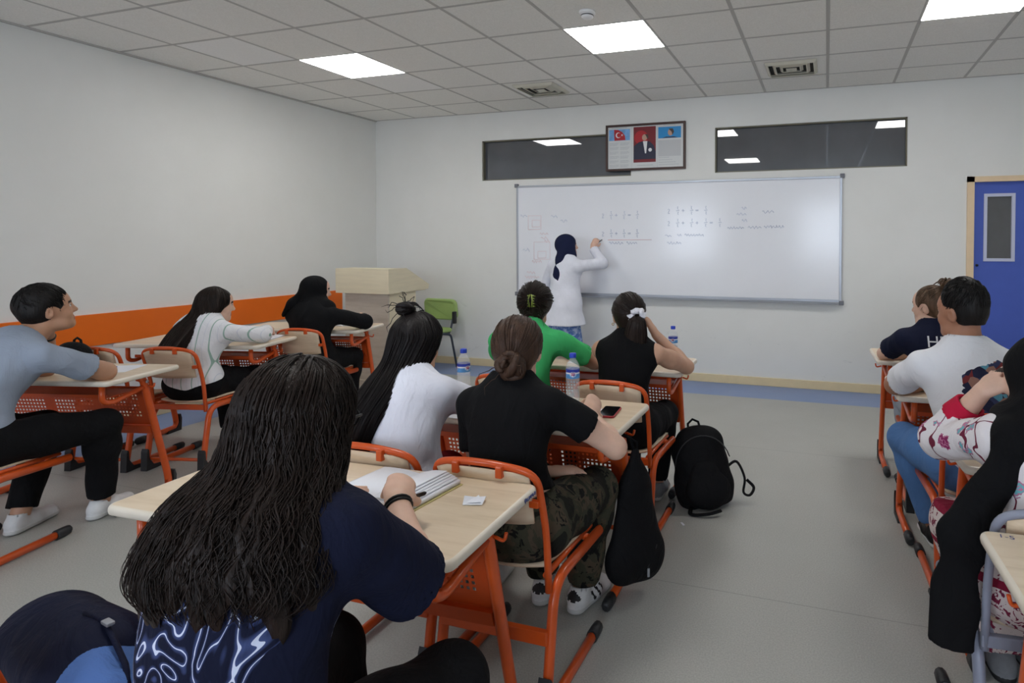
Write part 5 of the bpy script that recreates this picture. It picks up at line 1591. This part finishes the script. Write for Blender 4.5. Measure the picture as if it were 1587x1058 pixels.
# --- woman in floral tunic with black headscarf
P = Person((6.00, -4.375), 6, 'person in a floral tunic and long black headscarf, head resting on hand', neck=(6.03, -4.315, .955), head=(6.005, -4.255, 1.055), look=LOOK, pitch=-8, skin_m=SK_L, sh=.160,
           wl=(5.868, -4.20, 1.005), hl=(-.3, .5, -1), wr=(6.16, -3.98, .80), slv=.024, curl_r=.1, hr=(.9, -.2, -.4), ar=(6.085, -3.99, .09), al=(5.97, -4.00, .09), dir_l=(.70, -.02, .55), pal_l=(.5, .5, -.6), curl_l=.65, h=.008, hh=.0042, group=PG, build=1.08)
R3_ = P; P.top('tunic', FB['floral'], 1.55, .020, -.10, .07, .058, .003, seed=6, loose=1.3)
e, wv = P.el[-1], P.wr[-1]
cf = sdf_mesh('cuff', [Cone(lerp(e, wv, .45), lerp(e, wv, .72), .060, .047, .01, cap=3)], [FB['cuff_red']], .007, post=[Cone(lerp(e, wv, .66), lerp(e, wv, .85), .036, .036, .004, 's')]); obj('cuff', cf, P.root)
sk = [Ell(P.hip + v3(0, -.02, -.01), (.21, .165, .13), None, .05)]
for sd in (1, -1): sk += [Cone(P.hj[sd], P.kn[sd] + v3(0, .02, 0), .12, .11, .06), Cone(P.kn[sd], v3(P.an[sd][0], P.an[sd][1], .14), .11, .14, .06, cap=1)]
sk += [Cone(v3(0, -.165, .47), v3(0, -.185, .23), .12, .15, .03, sq=((0, 1, 0), .14), cap=1)]      # hem hanging behind the seat
obj('skirt', sdf_mesh('skirt', sk, [FB['border']], .009, (), [(P.hip + P.up * .06, P.up)], (.004, 1.0, 3.0), notch=P.notch), P.root)
P.shoes(SHG, SHB)
tl = [Cone(P.N + v3(-.05, -.05, -.01), P.sh[-1] + v3(.04, -.06, .02), .060, .055, .05), Cone(P.sh[-1] + v3(.03, -.075, .01), P.L((5.752, -4.50, .66)), .052, .055, .05, sq=((.3, 1, 0), .5)), Cone(P.L((5.752, -4.50, .66)), P.L((5.728, -4.525, .37)), .055, .062, .03, sq=((.3, 1, 0), .35), cap=1),
      Cone(P.N + v3(0, -.04, -.02), P.N + v3(.10, -.06, -.08), .065, .06, .05)]
hijab(P, FB['scarf_black'], tl, .020, h=.008, folds=.005)

# --- girl in the navy line-art tee, foreground
P = Person((4.455, -5.585), 6, 'person in a navy tee with white line art, writing in a notebook', neck=(4.428, -5.470, 1.012), head=(4.425, -5.415, 1.105), yaw=4, pitch=-8, skin_m=SK_L, sh=.158,
           rest=(False, True), wr=(4.42, -5.13, .845), hr=(.55, .1, -.9), wl=(4.15, -5.12, .79), curl_l=.1, hl=(-.95, .0, -.4), ar=(4.445, -5.19, .09), al=(4.30, -5.22, .09), kr=(.5, 1, .5), kl=(-.2, 1, .6), dir_r=(-.45, .75, .15), curl_r=.85, pal_r=(-.5, .1, -.75), h=.0075, hh=.0045, group=PG, build=1.05, bulge=.05)
A_ = P; P.top('t_shirt', FB['lineart'], .92, .018, -.07, .080, .080, .0035, h=.0065, seed=7, loose=1.3); P.trousers('trousers', FB['trouser_black'], .92, .026); P.shoes(SHB, SHB); P.eyes()
dm = dome(P, .020, 6)
P.cap(HD, .016, nape=-.05, name='scalp_hair', ears=False)
cap_strands(P, HD, (0, -.09, -.16), .0215, 420, .0020, .003, 41)
hair_fall(P, dm + [(4.438, -5.465, 1.075, .104, .104, 6), (4.440, -5.520, 1.02, .134, .102, 6), (4.446, -5.558, .965, .152, .096, 6), (4.452, -5.578, .925, .158, .090, 6), (4.458, -5.588, .895, .150, .082, 6), (4.456, -5.594, .868, .128, .064, 6)], HD, (-236, 54), 760, .085, 78, 'hair', 80, 9, .5, .0045, .0015, .22, 31, .16)
gl = MB(); c0 = P.hp(.078, .045, .012)
gl.tube([P.hp(.079, -.015, .012), P.hp(.079, .03, .014), P.hp(.074, .088, .016)], .0028, 6); gl.tube([P.hp(-.079, -.015, .012), P.hp(-.079, .03, .014), P.hp(-.074, .088, .016)], .0028, 6)
for sx in (-1, 1): gl.tube([P.hp(sx * .036 + .026 * math.cos(a) * 1.15, .094, .010 + .022 * math.sin(a)) for a in np.linspace(0, 2 * math.pi, 20)[:-1]], .0026, 6, closed=True)
gl.tube([P.hp(-.008, .096, .014), P.hp(.008, .096, .014)], .0024, 6); gl.build('glasses', [M['black']], P.root)
br = MB(); e, wv = P.el[1], P.wr[1]
for t_ in (.90, .94):
    c0 = lerp(e, wv, t_); d_ = unit(wv - e); u_ = unit(np.cross(d_, v3(0, 0, 1))); q_ = np.cross(d_, u_)
    br.tube([c0 + (u_ * math.cos(a) + q_ * math.sin(a)) * .030 for a in np.linspace(0, 2 * math.pi, 20)[:-1]], .0035, 6, closed=True)
br.build('bracelet', [M['black']], P.root)

# --- teacher at the whiteboard
P = Person((2.755, -.40), -12, 'person in a white coat, navy headscarf and blue skirt writing on the whiteboard', hip_z=.80, neck=(2.765, -.39, 1.285), head=(2.775, -.365, 1.415), yaw=-48, pitch=6, skin_m=SK_L, sh=.160,
           wr=(2.985, -.163, 1.405), hr=(.9, -.1, -.7), wl=(2.69, -.20, 1.00), hl=(-.8, -.3, -.6), ar=(2.83, -.40, .09), al=(2.69, -.38, .09), kr=(0, 1, .1), kl=(0, 1, .1), dir_r=(.28, .30, .9), pal_r=(-.3, .9, 0), curl_r=.9, h=.010, hh=.006, build=1.0, bulge=.0, legs=(.358, .354))
T_ = P
ex = [Cone(P.hip + v3(0, -.01, .05), P.hip + v3(0, -.01, -.20), .17, .245, .06, sq=((0, 1, 0), .85), cap=1), Cone(P.chest, P.hip, .135, .175, .05, sq=((0, 1, 0), .85))]
P.top('coat', FB['coat_white'], 1.92, .018, 0, .066, .048, .003, seed=8, loose=1.5, extra=ex, cuts=[(P.hip + v3(0, 0, -.20), (0, 0, -1))])
sk = [Cone(P.hip + v3(0, 0, 0), P.hip + v3(0, 0, -.72), .155, .235, .05, sq=((0, 1, 0), .85), cap=1)]
obj('skirt', sdf_mesh('skirt', sk, [FB['blueskirt']], .011, (), (), (.007, 1.2, 1.0, .15)), P.root)
P.shoes(SHB, SHB); P.eyes()
hq = lambda x, y, z: P.HC + v3(x, y, z)
tl = [Cone(hq(-.015, -.085, -.03), hq(-.02, -.125, -.13), .048, .040, .03, sq=((0, 1, 0), .6)), Cone(hq(-.02, -.125, -.13), hq(-.035, -.150, -.29), .040, .046, .03, sq=((0, 1, 0), .45)), Cone(hq(-.02, -.150, -.25), hq(.0, -.160, -.41), .036, .012, .02, sq=((0, 1, 0), .5))]
hijab(P, FB['scarf_navy'], tl, .022, cape=False, h=.009)
# ------------------------------------------------------------ lettering on the navy tee
def text_mesh(txt, size):
    cu = bpy.data.curves.new('lettering', 'FONT'); cu.body = txt; cu.size = size; cu.align_x = 'CENTER'; cu.resolution_u = 3
    o = bpy.data.objects.new('lettering', cu); COL.objects.link(o)
    dg = bpy.context.evaluated_depsgraph_get(); me = bpy.data.meshes.new_from_object(o.evaluated_get(dg))
    bpy.data.objects.remove(o); bpy.data.curves.remove(cu)
    bm = bmesh.new(); bm.from_mesh(me); bmesh.ops.triangulate(bm, faces=bm.faces[:])
    for _ in range(2):
        es = [e for e in bm.edges if e.calc_length() > size * .12]
        if es: bmesh.ops.subdivide_edges(bm, edges=es, cuts=1); bmesh.ops.triangulate(bm, faces=bm.faces[:])
    bm.to_mesh(me); bm.free(); return me
def print_on_back(shirt, txt, size, cx, z, tilt, m, name='lettering'):
    me = text_mesh(txt, size); bvh = BVHTree.FromPolygons([v.co for v in shirt.data.vertices], [list(p.vertices) for p in shirt.data.polygons])
    ct, sn = math.cos(tilt), math.sin(tilt)
    for v in me.vertices:
        x, y = v.co.x * ct - v.co.y * sn, v.co.x * sn + v.co.y * ct
        hit = bvh.ray_cast(Vector((cx + x, -1.0, z + y)), Vector((0, 1, 0)))
        v.co = (hit[0] + Vector((0, -.0025, 0))) if hit[0] else Vector((cx + x, -.15, z + y))
    me.materials.clear(); me.materials.append(m)
    return obj(name, me, shirt)
print_on_back(shirt1, 'HEY', .085, -.01, .895, .03, mat('print_white_ink', s(222, 224, 230), .7))

# ------------------------------------------------------------ bags
def tubes(name, specs, m, parent):
    for pts, r in specs:
        t = MB(); t.tube(pts, r, 6); t.build(name, [m], parent)
BAGM = fabric('bag_black', s(17, 17, 19), .75, .1, .35)
def backpack(loc, deg, tilt, label, size=1.0, m=None, group=None, straps=True):
    root = empty('backpack', loc, math.radians(deg)); root.rotation_euler = (math.radians(tilt[0]), math.radians(tilt[1]), math.radians(deg))
    tag(root, label, 'backpack', group); z = size; m = m or BAGM
    me = sdf_mesh('body', [Cone((0, 0, .11 * z), (0, 0, .28 * z), .165 * z, .150 * z, .04, sq=((0, 1, 0), .58)), Cone((-.06 * z, 0, .07 * z), (.06 * z, 0, .07 * z), .085 * z, .085 * z, .05, sq=((0, 1, 0), .95)), Cone((-.05 * z, 0, .33 * z), (.05 * z, 0, .33 * z), .08 * z, .08 * z, .05, sq=((0, 1, 0), .8))], [m], .008, (), [((0, 0, .004), (0, 0, -1))], (.004, 1.3, 1.0))
    obj('body', me, root)
    me = sdf_mesh('front_pocket', [Cone((-.05 * z, -.085 * z, .10 * z), (.05 * z, -.085 * z, .10 * z), .075 * z, .075 * z, .03, sq=((0, 1, 0), .6)), Cone((0, -.085 * z, .10 * z), (0, -.075 * z, .19 * z), .10 * z, .08 * z, .04, sq=((0, 1, 0), .45))], [m], .008, (), (), (.003, 1.5, 2.0)); obj('front_pocket', me, root)
    t = MB(); t.tube([(-.035 * z, .03, .405 * z), (-.03 * z, .03, .45 * z), (.0, .03, .47 * z), (.03 * z, .03, .45 * z), (.035 * z, .03, .405 * z)], .007, 6); t.build('handle', [m], root)
    arc = [(.155 * z * math.cos(a), -.072 * z, .23 * z + .165 * z * math.sin(a)) for a in np.linspace(.15, math.pi - .15, 16)]
    t = MB(); t.tube(arc, .0035, 5); t.build('zip', [M['blackplastic']], root)
    if straps:
        t = MB(); t.tube(crom([(.07 * z, .07, .37 * z), (.085 * z, .105, .30 * z), (.10 * z, .115, .18 * z), (.115 * z, .075, .05 * z)]), .012, 6, sy=2.0); t.build('shoulder_strap', [m], root)
        t = MB(); t.tube(crom([(-.07 * z, .07, .37 * z), (-.085 * z, .105, .30 * z), (-.10 * z, .115, .18 * z), (-.115 * z, .075, .05 * z)]), .012, 6, sy=2.0); t.build('shoulder_strap', [m], root)
        t = MB(); t.tube(crom([(.15 * z, .04, .17 * z), (.21 * z, .03, .19 * z), (.235 * z, .01, .10 * z), (.21 * z, -.01, .03), (.24 * z, -.02, .010), (.275 * z, .0, .04), (.25 * z, .03, .08)]), .007, 6, sy=1.7); t.build('loose_strap', [m], root)
        t = MB(); t.tube(crom([(-.10 * z, -.06, .03), (-.12 * z, -.13, .012), (-.04 * z, -.17, .009), (.04 * z, -.16, .009)]), .007, 6, sy=1.7); t.build('loose_strap', [m], root)
    return root
backpack((4.775, -2.985, 0), 24, (-6, -9, 0), 'black backpack with loose straps standing on the floor in the aisle', 1.0)
bp = DF['L2'](-.27, -.735, 0)
backpack((bp.x, bp.y, .535), 13.5, (4, 0, 0), 'black bag hung behind the empty chair by the orange-banded wall', .72, straps=False)

hb_ = empty('drawstring_bag', (4.650, -3.955, 0), math.radians(52)); tag(hb_, 'limp black bag hanging from the desk hook beside the red-cased phone', 'bag')
me = sdf_mesh('body', [Cone((0, 0, .60), (0, 0, .46), .022, .062, .03, sq=((0, 1, 0), .7)), Cone((0, 0, .46), (.004, 0, .20), .066, .125, .05, sq=((0, 1, 0), .48)), Cone((-.04, 0, .15), (.05, 0, .15), .088, .088, .05, sq=((0, 1, 0), .62))], [BAGM], .008, (), (), (.005, 1.0, .5, .4)); obj('body', me, hb_)
t = MB(); t.tube([(0, 0, .60), (-.01, .02, .655), (-.045, .045, .672)], .008, 6); t.build('strap', [BAGM], hb_)
t = MB(); t.tube([(.01, 0, .60), (.01, .0, .64), (-.04, .045, .676)], .006, 6); t.build('strap', [BAGM], hb_)
t = MB(); t.tube([(.02, -.064, .14), (.07, -.060, .22)], .003, 5); t.build('zip', [M['blackplastic']], hb_)
t = MB(); t.bbox((.015, -.073, .105), (.025, -.067, .14), .002); t.build('zip_pull', [M['alu']], hb_)

# navy and blue bag lying on the empty chair
SB = empty('sports_bag', (3.835, -5.43, .443), math.radians(-10)); tag(SB, 'navy and blue bag with a dark zip lying on the empty chair', 'bag')
nav = fabric('bag_navy', s(20, 24, 46), .7, .1, .3); bl_ = fabric('bag_blue', s(84, 116, 176), .7, .1, .3)
me = sdf_mesh('body', [Cone((-.20, 0, .075), (.02, 0, .08), .105, .105, .05, sq=((0, 0, 1), .85)), Cone((-.16, 0, .10), (.0, 0, .095), .085, .085, .05)], [nav], .009, (), [((0, 0, .006), (0, 0, -1))], (.005, 1.0, 2.0)); obj('body', me, SB)
me = sdf_mesh('end_panel', [Cone((.02, 0, .075), (.14, -.01, .06), .106, .075, .05)], [bl_], .009, (), [((0, 0, .006), (0, 0, -1))], (.006, 1.0, 1.0)); obj('end_panel', me, SB)
t = MB(); t.tube([(-.02, .0, .190), (.04, .01, .184), (.10, .005, .162), (.16, .0, .130), (.20, -.01, .09)], .006, 6); t.build('zip', [nav], SB)
t = MB(); t.bbox((.05, .0, .184), (.08, .016, .192), .003); t.build('zip_pull', [M['alu']], SB)

# ------------------------------------------------------------ things on the desks
def water_bottle(loc, label, h=.215, r=.031, full=.25):
    o = empty('water_bottle', loc, random.uniform(0, 6)); tag(o, label, 'bottle', 'water bottles on the desks')
    k = h / .215
    prof = [(0, .002), (r * .55, .0), (r * .9, .004), (r, .012)]
    for i in range(6):
        z = .020 + i * .013; prof += [(r, z), (r * .94, z + .005), (r, z + .010)]
    prof += [(r, .105), (r * .97, .108), (r * .97, .148), (r, .151), (r * .93, .163), (r * .66, .180), (r * .42, .190), (r * .40, .197)]
    t = MB(); t.lathe([(a, b_ * k) for a, b_ in prof], 28); t.build('body', [mat('pet_plastic', (.92, .96, 1, 1), .06, .8, alpha=.22)], o)
    wp = [(0, .006)] + [(a * .95, b_) for a, b_ in prof[3:] if b_ < .215 * full]
    t = MB(); t.lathe([(a, b_ * k) for a, b_ in wp] + [(0, wp[-1][1] * k)], 24); t.build('water', [mat('water', (.85, .93, 1, 1), .02, .6, alpha=.18)], o)
    t = MB(); t.lathe([(r * .985, .1085 * k), (r * .99, .128 * k)], 28, 0); t.lathe([(r * .99, .128 * k), (r * .99, .1345 * k)], 28, 1); t.lathe([(r * .99, .1345 * k), (r * .985, .1475 * k)], 28, 2)
    lb = t.build('label', [mat('label_sky', s(84, 150, 214), .4, var=.15, vscale=60), mat('label_white', s(226, 232, 244), .4), mat('label_blue', s(40, 62, 168), .4, var=.1, vscale=50)], o)
    for a0 in (0, 2.1, 4.2):
        el = []; 
        for q in range(20):
            a = 2 * math.pi * q / 20; th = a0 + .48 * math.cos(a); el.append((r * 1.004 * math.cos(th), r * 1.004 * math.sin(th), (.127 + .0115 * math.sin(a)) * k))
        t = MB(); t.add(el, [tuple(range(20))]); t.build('emblem', [mat('label_white', s(226, 232, 244), .4)], lb)
        for zz, ww in ((.1305, .30), (.1245, .24)):
            t = MB(); arc_ = [(r * 1.008 * math.cos(a0 + u), r * 1.008 * math.sin(a0 + u)) for u in np.linspace(-ww, ww, 6)]
            t.add([(x, y, (zz - .0016) * k) for x, y in arc_] + [(x, y, (zz + .0016) * k) for x, y in arc_], [(q, q + 1, q + 7, q + 6) for q in range(5)]); t.build('emblem_text', [mat('label_red', s(196, 40, 60), .4)], lb)
    t = MB(); t.lathe([(r * .50, .1955 * k), (r * .50, .211 * k), (r * .46, .2145 * k), (0, .215 * k)], 20); t.build('cap', [mat('cap_blue', s(34, 66, 190), .4)], o)
    return o
ZT = .7503
water_bottle((4.322, -3.835, ZT), 'small water bottle with blue cap beside the hand of the person in camouflage trousers', .222)
water_bottle((3.773, -3.855, ZT), 'small water bottle with blue cap before the person in white tee', .215, .031, .45)
water_bottle((4.508, -2.72, ZT), 'small water bottle with blue cap on the desk of the person in black sleeveless top', .205, .029, .4)

def sheet(name, loc, deg, w, d, label, m=None, th=.0008, curl=0.0):
    t = MB(); n = 6
    vs = []; fs = []
    for j in range(n + 1):
        for i in range(n + 1):
            u, v = i / n - .5, j / n - .5
            vs.append((u * w, v * d, curl * (max(0, u + .2) ** 2 * 2 + max(0, v) ** 2)))
    for j in range(n):
        for i in range(n):
            a_ = j * (n + 1) + i; fs.append((a_, a_ + 1, a_ + n + 2, a_ + n + 1))
    N_ = len(vs); vs += [(x, y, z + th) for x, y, z in vs]; fs += [tuple(q + N_ for q in f) for f in fs]
    bd = [i for i in range(n + 1)] + [(n + 1) * j + n for j in range(1, n + 1)] + [(n + 1) * n + i for i in range(n - 1, -1, -1)] + [(n + 1) * j for j in range(n - 1, 0, -1)]
    fs += [(bd[q], bd[(q + 1) % len(bd)], bd[(q + 1) % len(bd)] + N_, bd[q] + N_) for q in range(len(bd))]
    t.add(vs, fs); o = t.build(name, [m or M['paper']], None, loc, (0, 0, math.radians(deg))); tag(o, label, 'paper'); return o
q = DF['L1'](.24, .06, ZT); sheet('paper_sheet', q, 28, .30, .21, 'white sheet of paper under the arm of the person in grey')
sheet('paper_sheet', (4.43, -4.06, ZT), 14, .21, .29, 'white sheet of paper under the hand of the person in camouflage trousers')
sheet('paper_sheet', (3.90, -4.06, ZT), -6, .21, .29, 'white sheet of paper in front of the person in white tee and red trousers')
sheet('paper_sheet', (4.02, -2.86, ZT), 8, .21, .29, 'white sheet of paper in front of the person in green')
sheet('paper_sheet', (4.34, -2.88, ZT), -4, .21, .29, 'white sheet of paper in front of the person in black sleeveless top')

def pen(loc, deg, label, body, capc, L=.14, r=.0045, tilt=0.0, name='pen'):
    o = empty(name, loc, math.radians(deg)); o.rotation_euler = (0, math.radians(-tilt), math.radians(deg)); tag(o, label, 'pen')
    t = MB(); t.tube([(-L / 2, 0, r), (L * .22, 0, r)], r, 8); t.build('barrel', [body], o)
    t = MB(); t.tube([(L * .22, 0, r), (L / 2 - .006, 0, r), (L / 2, 0, r)], [r * 1.2, r * 1.15, r * .5], 8); t.build('cap', [capc], o)
    t = MB(); t.tube([(-L / 2, 0, r), (-L / 2 - .012, 0, r)], [r * .8, r * .2], 8); t.build('tip', [M['alu']], o)
    return o
pb = mat('pen_blue', s(40, 52, 140), .35); pblk = mat('pen_black', s(20, 20, 22), .35); pp = mat('pen_purple', s(120, 80, 170), .35); prd = mat('pen_red', s(190, 40, 50), .35); pcl = mat('pen_white', s(220, 222, 228), .35)
q = DF['L1'](.20, .075, ZT + .001); pen(q, 40, 'pen with a blue cap lying on the sheet of the person in grey', pcl, pb)
q = DF['L2'](.17, .08, ZT); pen(q, 75, 'red pen beside the person in striped shirt', prd, prd)
def held(P, sd, label, m1, m2, d, L=.14):
    g = P.Rw @ P.grip[sd] + P.loc; d = unit(d)
    o = pen(tuple(g), 0, label, m1, m2, L)
    o.rotation_euler = Vector(d).to_track_quat('X', 'Z').to_euler()
    return o
held(T_, 1, 'black marker in the hand of the person in white coat', pblk, pblk, v3(-.1, -.7, -.25), .12)
held(A_, 1, 'black pen held by the person in line-art tee', pblk, pblk, v3(.75, -.15, .35))

def phone(loc, deg, label, case):
    o = empty('phone', loc, math.radians(deg)); tag(o, label, 'phone')
    t = MB(); slab(t, .074, .150, 0, .009, .011, .003); t.build('case', [case], o)
    t = MB(); slab(t, .068, .144, .0088, .0098, .009, .0004); t.build('screen', [M['screen']], o)
    t = MB(); t.lathe([(0, .0099), (.002, .0099), (.002, .0101), (0, .0101)], 8, 0, (0, .064, 0)); t.build('camera', [M['blackplastic']], o)
phone((4.535, -3.945, ZT), 6, 'phone in a red case on the desk by the hanging bag', mat('phone_red', s(160, 30, 44), .4))
phone((4.52, -2.875, ZT), 14, 'grey phone on the desk beside the elbow of the person in black sleeveless top', mat('phone_grey', s(120, 124, 132), .4))

# open notebook on the front desk
nb = empty('notebook', (4.215, -4.885, ZT), math.radians(-6)); tag(nb, 'open notebook with curling pages on the desk of the person in line-art tee', 'notebook')
t = MB(); t.bbox((-.155, -.11, 0), (.155, .11, .003), .001); t.build('cover', [mat('cover_cream', s(198, 186, 130), .6)], nb)
def pagesurf(x0, x1, zf, th, y0=-.107, y1=.107, n=14):
    t = MB(); vs = []; fs = []
    for side in (0, 1):
        for i in range(n + 1):
            u = i / n; x = x0 + (x1 - x0) * u
            for y in (y0, y1): vs.append((x, y, zf(u) - (th if side else 0)))
    N2 = 2 * (n + 1)
    for i in range(n):
        fs += [(2 * i, 2 * i + 2, 2 * i + 3, 2 * i + 1), (N2 + 2 * i, N2 + 2 * i + 1, N2 + 2 * i + 3, N2 + 2 * i + 2), (2 * i, N2 + 2 * i, N2 + 2 * i + 2, 2 * i + 2), (2 * i + 1, 2 * i + 3, N2 + 2 * i + 3, N2 + 2 * i + 1)]
    fs += [(0, 1, N2 + 1, N2), (2 * n, N2 + 2 * n, N2 + 2 * n + 1, 2 * n + 1)]
    t.add(vs, fs, 0, True); return t
pagesurf(0, -.148, lambda u: .010 + .004 * math.sin(u * 3.1), .007).build('page_block', [M['paper']], nb)
pagesurf(0, .148, lambda u: .013 + .008 * math.sin(u * 2.9), .010).build('page_block', [M['paper']], nb)
for q in range(5):
    pagesurf(0, .140 - .010 * q, lambda u, q=q: .0145 + .009 * math.sin(u * 2.8) + (.002 + .0035 * q) * u ** 1.6, .0006).build('page', [M['paper']], nb)
t = MB()
for q in range(9): t.box((-.13, .085 - q * .018, .0155), (-.03 - random.random() * .05, .0858 - q * .018, .0157))
t = MB()
# scrap of folded paper
sc = empty('paper_scrap', (4.478, -4.885, ZT), math.radians(20)); tag(sc, 'torn folded scrap of white paper on the front desk', 'paper')
t = MB(); t.add([(-.028, -.020, 0), (.026, -.026, .002), (.030, .010, .010), (-.004, .022, .004), (-.030, .012, .012), (-.028, -.020, .0012), (.026, -.026, .0032), (.030, .010, .0112), (-.004, .022, .0052), (-.030, .012, .0132)], [(0, 1, 3), (1, 2, 3), (0, 3, 4), (5, 8, 6), (6, 8, 7), (5, 9, 8), (0, 5, 6, 1), (1, 6, 7, 2), (2, 7, 8, 3), (3, 8, 9, 4), (4, 9, 5, 0)]); t.build('sheet', [M['paper']], sc)
t = MB(); t.add([(-.015, -.016, .004), (.022, -.018, .006), (.010, .012, .014), (-.015, -.016, .0048), (.022, -.018, .0068), (.010, .012, .0148)], [(0, 2, 1), (3, 4, 5), (0, 1, 4, 3), (1, 2, 5, 4), (2, 0, 3, 5)]); t.build('folded_corner', [M['paper']], sc)
# notebook of the striped girl and of the girl in black
for k, (x, y), dg, lab in (('L2', (.30, .10), 8, 'white exercise book in front of the person in striped shirt'), ('L3', (.27, .11), 4, 'white exercise book in front of the person in black headscarf and sweater')):
    q = DF[k](x, y, ZT); o = empty('exercise_book', q, math.radians(13.5 + dg)); tag(o, lab, 'notebook')
    t = MB(); t.bbox((-.155, -.105, 0), (.155, .105, .002), .0008); t.build('cover', [mat('cover_pale', s(206, 208, 216), .6)], o)
    pagesurf(0, -.15, lambda u: .007 + .003 * math.sin(u * 3), .005, -.102, .102).build('page_block', [M['paper']], o)
    pagesurf(0, .15, lambda u: .007 + .004 * math.sin(u * 3), .005, -.102, .102).build('page_block', [M['paper']], o)
# notepad and glasses on the right-hand desk
q = DF['R3'](-.42, .02, ZT); o = empty('notepad', q, math.radians(-30)); tag(o, 'dark teal notepad with white pages on the desk of the person in floral tunic', 'notebook')
t = MB(); t.bbox((-.05, -.075, 0), (.05, .075, .004), .001); t.build('cover', [mat('cover_teal', s(36, 66, 78), .5)], o)
t = MB(); t.bbox((-.046, -.071, .004), (.048, .071, .013), .001); t.build('page_block', [M['paper']], o)
o2 = empty('glasses', (q.x + .02, q.y + .05, ZT + .0135), math.radians(10)); tag(o2, 'folded black glasses lying on the teal notepad', 'glasses')
t = MB()
for sx in (-1, 1): t.tube([(sx * .033 + .024 * math.cos(a), .004, .017 + .016 * math.sin(a)) for a in np.linspace(0, 2 * math.pi, 18)[:-1]], .002, 5, closed=True)
t.tube([(-.009, .004, .020), (.009, .004, .020)], .002, 5); t.build('rim', [M['black']], o2)
for sx in (-1, 1):
    t = MB(); t.tube([(sx * .058, .004, .022), (sx * .056, -.01, .018), (-sx * .03, -.016, .006)], .002, 5); t.build('temple', [M['black']], o2)
# pencil sharpener and pencil beside the bottle
o = empty('pencil', (4.275, -3.90, ZT), math.radians(100)); tag(o, 'short yellow pencil lying beside the water bottle', 'pencil')
t = MB(); t.tube([(-.05, 0, .0035), (.045, 0, .0035)], .0035, 6); t.build('barrel', [mat('pencil_yellow', s(222, 186, 60), .4)], o)
t = MB(); t.tube([(.045, 0, .0035), (.060, 0, .0035)], [.0035, .0005], 6); t.build('tip', [M['ply']], o)
# crumpled snack bag on the middle desk
o = empty('snack_bag', (4.20, -2.72, ZT), .4); tag(o, 'crumpled pale snack bag between the people in green and in black sleeveless top', 'bag')
me = sdf_mesh('wrapper', [Cone((-.04, 0, .022), (.04, 0, .022), .036, .032, .02, sq=((0, 0, 1), .65)), Cone((.05, 0, .02), (.075, .01, .03), .03, .034, .01, sq=((0, .3, 1), .25))], [mat('wrapper', s(226, 216, 180), .3, var=.15, vscale=40)], .005, (), [((0, 0, .001), (0, 0, -1))], (.006, 3.0, 1.0)); obj('wrapper', me, o)
# paper scrap on the floor
o = MB(); o.add([(-.02, -.004, 0), (.018, -.006, .001), (.02, .004, .004), (-.016, .005, .002), (-.02, -.004, .001), (.018, -.006, .002), (.02, .004, .005), (-.016, .005, .003)], [(0, 3, 2, 1), (4, 5, 6, 7), (0, 1, 5, 4), (1, 2, 6, 5), (2, 3, 7, 6), (3, 0, 4, 7)])
o = o.build('paper_scrap', [M['paper']], None, (4.695, -3.265, 0), (0, 0, -.9)); tag(o, 'tiny strip of white paper on the floor of the aisle', 'paper')

# pen scribbles on two desks
dsk = {o['label']: o for o in SC.objects if o.name.startswith('school_desk')}
t = MB(); rnd = np.random.RandomState(2)
yy = .135
for k in range(6):
    pts = [(.5408, yy + k * .012 + .010 * q / 5, .737 + .006 * math.sin(q * 1.9 + k * 2) * (1.5 if k == 0 else 1)) for q in range(6)]
    t.tube(pts, .0011, 4)
o = t.build('pen_scribble', [M['ink']], dsk[DLAB['A']]); o['kind'] = 'stuff'
me = text_mesh('1-5', .028); me.materials.clear(); me.materials.append(M['ink'])
obj('pen_scribble', me, dsk[DLAB['R4']], (-.485, .195, .7505), (0, 0, -.15))
